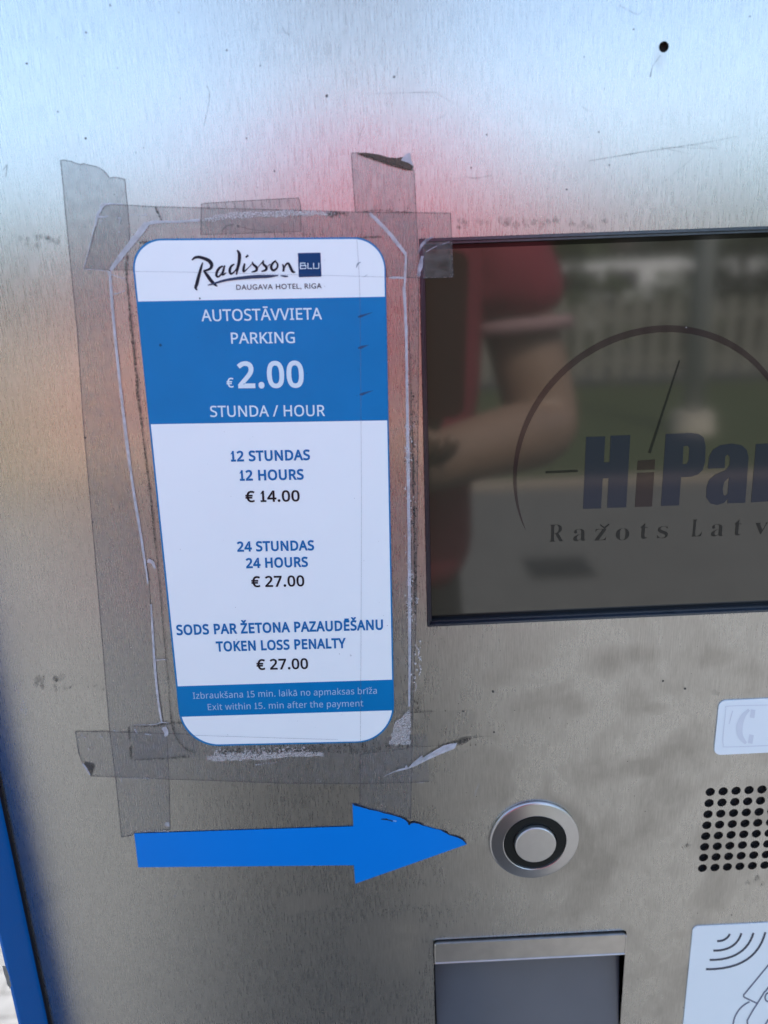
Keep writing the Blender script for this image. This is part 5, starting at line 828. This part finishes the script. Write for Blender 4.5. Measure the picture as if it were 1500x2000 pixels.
mb = MB(); text(mb, 'Exit within 15. min after the payment', 'sans', (407.2,1384.8), (709.5,1377.2), 12, ht, 2, 14); mb.build('small_lettering', M['ink_pale'], sg)
mb = MB(); text(mb, 'DAUGAVA HOTEL, RIGA', 'gill', (462.6,566.2), (628.6,563.2), 9.8, ht, 4, 40); mb.build('hotel_lettering', M['sign_dark'], sg)
s_ = .186667
SK = [[(80,150,14),(110,125,28),(150,118,32),(200,130,36),(255,155,42),(285,195,40),(275,235,30),(235,255,24),(200,262,20)],
 [(192,175,14),(175,230,28),(150,320,36),(130,400,38),(118,440,30),(135,465,10)],
 [(205,262,22),(240,310,36),(280,365,38),(320,405,30),(345,425,8)],
 [(405,212,14),(372,228,26),(345,265,30),(335,308,28),(355,325,20),(392,290,18),(412,240,18)],[(422,205,16),(408,260,26),(400,305,24),(440,282,8)],
 [(525,192,14),(490,215,26),(475,260,30),(488,294,24),(526,268,16),(556,220,14)],[(553,45,14),(576,90,36),(572,170,36),(556,240,30),(545,302,14)],
 [(632,185,16),(622,225,28),(620,270,24),(660,240,10),(718,180,10)],[(642,122,16),(668,98,24)],
 [(712,168,12),(722,195,24),(756,228,30),(750,260,26),(703,275,12)],[(768,228,8),(828,155,10)],[(826,152,14),(826,190,24),(858,225,30),(850,255,26),(806,268,14)],[(868,216,8),(900,190,8)],
 [(960,152,12),(926,182,24),(908,225,30),(930,258,26),(966,236,22),(976,195,20),(952,160,12)],
 [(1028,192,14),(1040,230,24),(1034,270,20)],[(1040,245,12),(1062,198,18),(1088,184,24),(1110,225,30),(1132,268,30),(1160,278,14)]]
mb = MB()
for i, st in enumerate(SK): ribbon(mb, [(360+x*s_, 480+y*s_, w*s_*.92) for x, y, w in st], ht+i*4e-6, 5)
mb.build('script_logo', M['sign_dark'], sg)
mb = MB()
for st in ([(245,412,8),(300,398,18),(400,368,24),(500,348,28),(600,336,32),(700,327,36),(800,322,36),(900,318,28),(985,310,8)],[(1005,312,6),(1045,318,18),(1085,320,12)]):
    ribbon(mb, [(360+x*s_, 480+y*s_, w*s_) for x, y, w in st], ht+8e-5, 5, .06)
mb.build('logo_underline', mat('underline_navy', (.005,.04,.10), .4), sg)
ZL = lambda x, y: (360+x*s_, 480+y*s_)
mb = MB(); mb.flat([[ZL(1188,76),ZL(1425,72),ZL(1435,322),ZL(1198,328)]], lambda v: U(v.x,v.y,ht)); mb.build('logo_square', M['logo_box'], sg)
mb = MB(); i = 0
for st in ([(1216,182),(1214,238)],[(1210,182),(1262,180),(1262,206)],[(1214,208),(1272,207)],[(1212,240),(1272,238),(1272,207)],[(1292,180),(1294,238),(1338,237)],[(1352,180),(1354,238),(1406,236),(1408,178)]):
    ribbon(mb, [(*ZL(x,y), 1.9) for x, y in st], ht+6e-5+i*4e-6, 1); i += 1
mb.build('square_lettering', M['ink_white'], sg)
# tape seams and bubbles across the sign face
mb = MB(); hq = ht+.0002
ribbon(mb, [(697,468,.8),(703,580,.8),(705,820,.8),(706,1000,.8),(705,1250,.8),(704,1447,.8)], hq, 4)
ribbon(mb, [(262,530,.7),(400,532,.7),(600,537,.7),(752,541,.8)], hq, 3); ribbon(mb, [(375,1436,.8),(470,1439,.8),(600,1443,.7),(660,1444,.6)], hq, 3)
mb.build('tape_seams', film('tape_seam', (.85,.86,.88), .35, (.25,.28,.33), .4), sg)
mb = MB()
for x, y, l in ((702,619,26),(702,680,18),(705,771,24)): ribbon(mb, [(x-3,y,2),(x+3,y-1.5,5),(x+10,y-4,3.2),(x+l,y-l*.35,.6)], hq, 4)
ribbon(mb, [(696,523,1.2),(699,515,3),(705,512,1)], hq, 3); ribbon(mb, [(711,541,1),(718,536,.8)], hq, 2)
mb.build('air_bubbles', film('bubble_shade', (.7,.75,.8), .45, (.05,.10,.16), .25), sg)
mb = MB()
dot(mb, 313.5,674,3,hq,10,.1); dot(mb, 390,583,1.8,hq); dot(mb, 685,1280,1.6,hq); dot(mb,663,1277,.9,hq)
for i in range(50): dot(mb, random.uniform(330,760), random.uniform(480,1440), random.uniform(.4,.8), hq, 6)
mb.build('dirt_specks', M['grime'], sg)['kind'] = 'stuff'

# ------------------------------------------------------------------ blue arrow sticker
ao = U(560,1650); ar = empty('arrow_sticker', (ao.x,0,ao.z), 'bright blue arrow sticker pointing right at the round call button', 'sticker')
AP = [(262,1628),(690,1614),(688.5,1570),(703,1574),(716,1579),(740,1584),(765,1591),(784,1597),(796,1604),(799,1611),(806,1606),(818,1608),(828,1613),(846,1618),(862,1622),(873,1627),(877,1631),(894,1635),(905,1640),(911,1647),(912,1649),(694,1726),(691,1690),(270,1694)]
HA = .00034
MB().slab([AP], lambda v: U(v.x,v.y,HA), lambda v: U(v.x,v.y,.00004)).build('vinyl', M['arrow_blue'], ar)
mb = MB()
for p in ([(690,1571,2.2),(703,1574.5,2.4),(720,1580,1.4),(740,1584.5,1.6),(784,1597,2.2),(797,1605,3.2),(799.5,1611,2.6)],[(799,1611,2),(806,1606.5,2.4),(818,1608,2.4),(828,1613,1.2)],[(862,1622,1),(873,1627,2),(878,1631,1.4)],[(878,1631,1),(894,1635,1.6),(905,1641,2.4),(911,1648,1.6)],[(744,1600,1.2),(755,1601,3.2),(768,1604,1.6)]): ribbon(mb, p, HA+.00008, 4, .5)
mb.build('chipped_edge', M['chip_dark'], ar)
mb = MB(); ribbon(mb, [(768,1603,1.5),(774,1604,2)], HA+.00006, 1); mb.build('bare_speck', M['ink_pale'], ar)

# ------------------------------------------------------------------ white handset sticker
co = U(1450,1420); c1 = empty('handset_sticker', (co.x,0,co.z), 'small white rounded sticker with a faded telephone handset, right of the button', 'sticker')
a, b, c, d = U(1402,1367), U(1395,1473), U(1500,1364), U(1500,1469)
wd = .058; tl = (a.x-.0002, .5*(a.z+c.z)); bl = (b.x, .5*(b.z+d.z)); sx0 = .5*(a.x+b.x)
hc = rounded([(sx0,bl[1],.0036),(sx0+wd,bl[1],.0036),(sx0+wd,tl[1],.0036),(sx0,tl[1],.0036)], 8)
MB().slab([hc], lambda v: W(v.x,v.y,.0006), lambda v: W(v.x,v.y,.00005)).build('vinyl', M['sticker_white'], c1)
mb = MB(); hi = .0007
for p in ([(1500,1377,1.6),(1424,1379,1.4),(1418,1384,1.2),(1416,1400,1.2),(1412,1440,1.6),(1413,1455,1.6),(1420,1459,1.6),(1500,1456,1.8)],[(1431,1388,2),(1424,1414,1.6)]): ribbon(mb, p, hi, 3)
ribbon(mb, [(1463,1386,5),(1452,1398,9),(1445,1416,12),(1445,1434,11),(1450,1444,9),(1457,1452,5)], hi, 4); ribbon(mb, [(1471,1386,9),(1469,1402,9)], hi, 1); ribbon(mb, [(1468,1435,9),(1465,1452,9)], hi, 1)
mb.build('handset_icon', M['faint_ink'], c1)

# ------------------------------------------------------------------ white card tap sticker
co = U(1430,1910); c2 = empty('card_tap_sticker', (co.x,0,co.z), 'large white sticker with contactless waves and a hand holding a card, beside the token tray', 'sticker')
a, b, c = U(1353,1808), U(1334,1995), U(1500,1801)
sx0, tz = .5*(a.x+b.x), .5*(a.z+c.z); hc = rounded([(sx0,tz-.105,.003),(sx0+.078,tz-.105,.003),(sx0+.078,tz,.003),(sx0,tz,.003)], 8)
MB().slab([hc], lambda v: W(v.x,v.y,.0005), lambda v: W(v.x,v.y,.00005)).build('vinyl', M['sticker_white'], c2)
Z4 = lambda x, y, w: (1300+x/7.5, 1750+y/7.5, w)
mb = MB()
for x0,y0,x1,y1,k_ in ((755,660,940,555,.55),(700,800,1110,545,.6),(645,937,1287,540,.6),(590,1073,1462,530,.62)):
    q = []
    for i in range(13):
        t = i/12; u = 1-t; p0, p3 = Vector((x0,y0)), Vector((x1,y1)); p1 = p0+Vector((x1-x0-20,y0*0))*k_*1.0+Vector((0,8)); p2 = p3+Vector((-(x1-x0)*.10,(y0-y1)*k_))
        p = p0*u**3+p1*3*u*u*t+p2*3*u*t*t+p3*t**3; q.append(Z4(p.x,p.y,4.0))
    ribbon(mb, q, .0006, 1)
mb.build('contactless_waves', M['dark_ink'], c2)
mb = MB(); i = 0
for p in ([(1600,900),(1500,1020),(1330,1225),(1165,1425),(1143,1455),(1150,1478),(1175,1495),(1335,1570)],[(1600,1200),(1480,1375),(1445,1410),(1410,1470),(1340,1580),(1270,1690),(1215,1790),(1195,1830),(1205,1900)],[(1230,1550),(1165,1585),(1090,1650),(1035,1730),(1005,1800),(985,1900)],[(1600,1700),(1520,1790),(1460,1885)],
          [(1520,1420),(1480,1430),(1458,1480),(1470,1530),(1510,1550)]):
    ribbon(mb, [Z4(x,y,2.8) for x, y in p], .0006+i*4e-6, 4); i += 1
mb.build('hand_and_card', M['grey_ink'], c2)
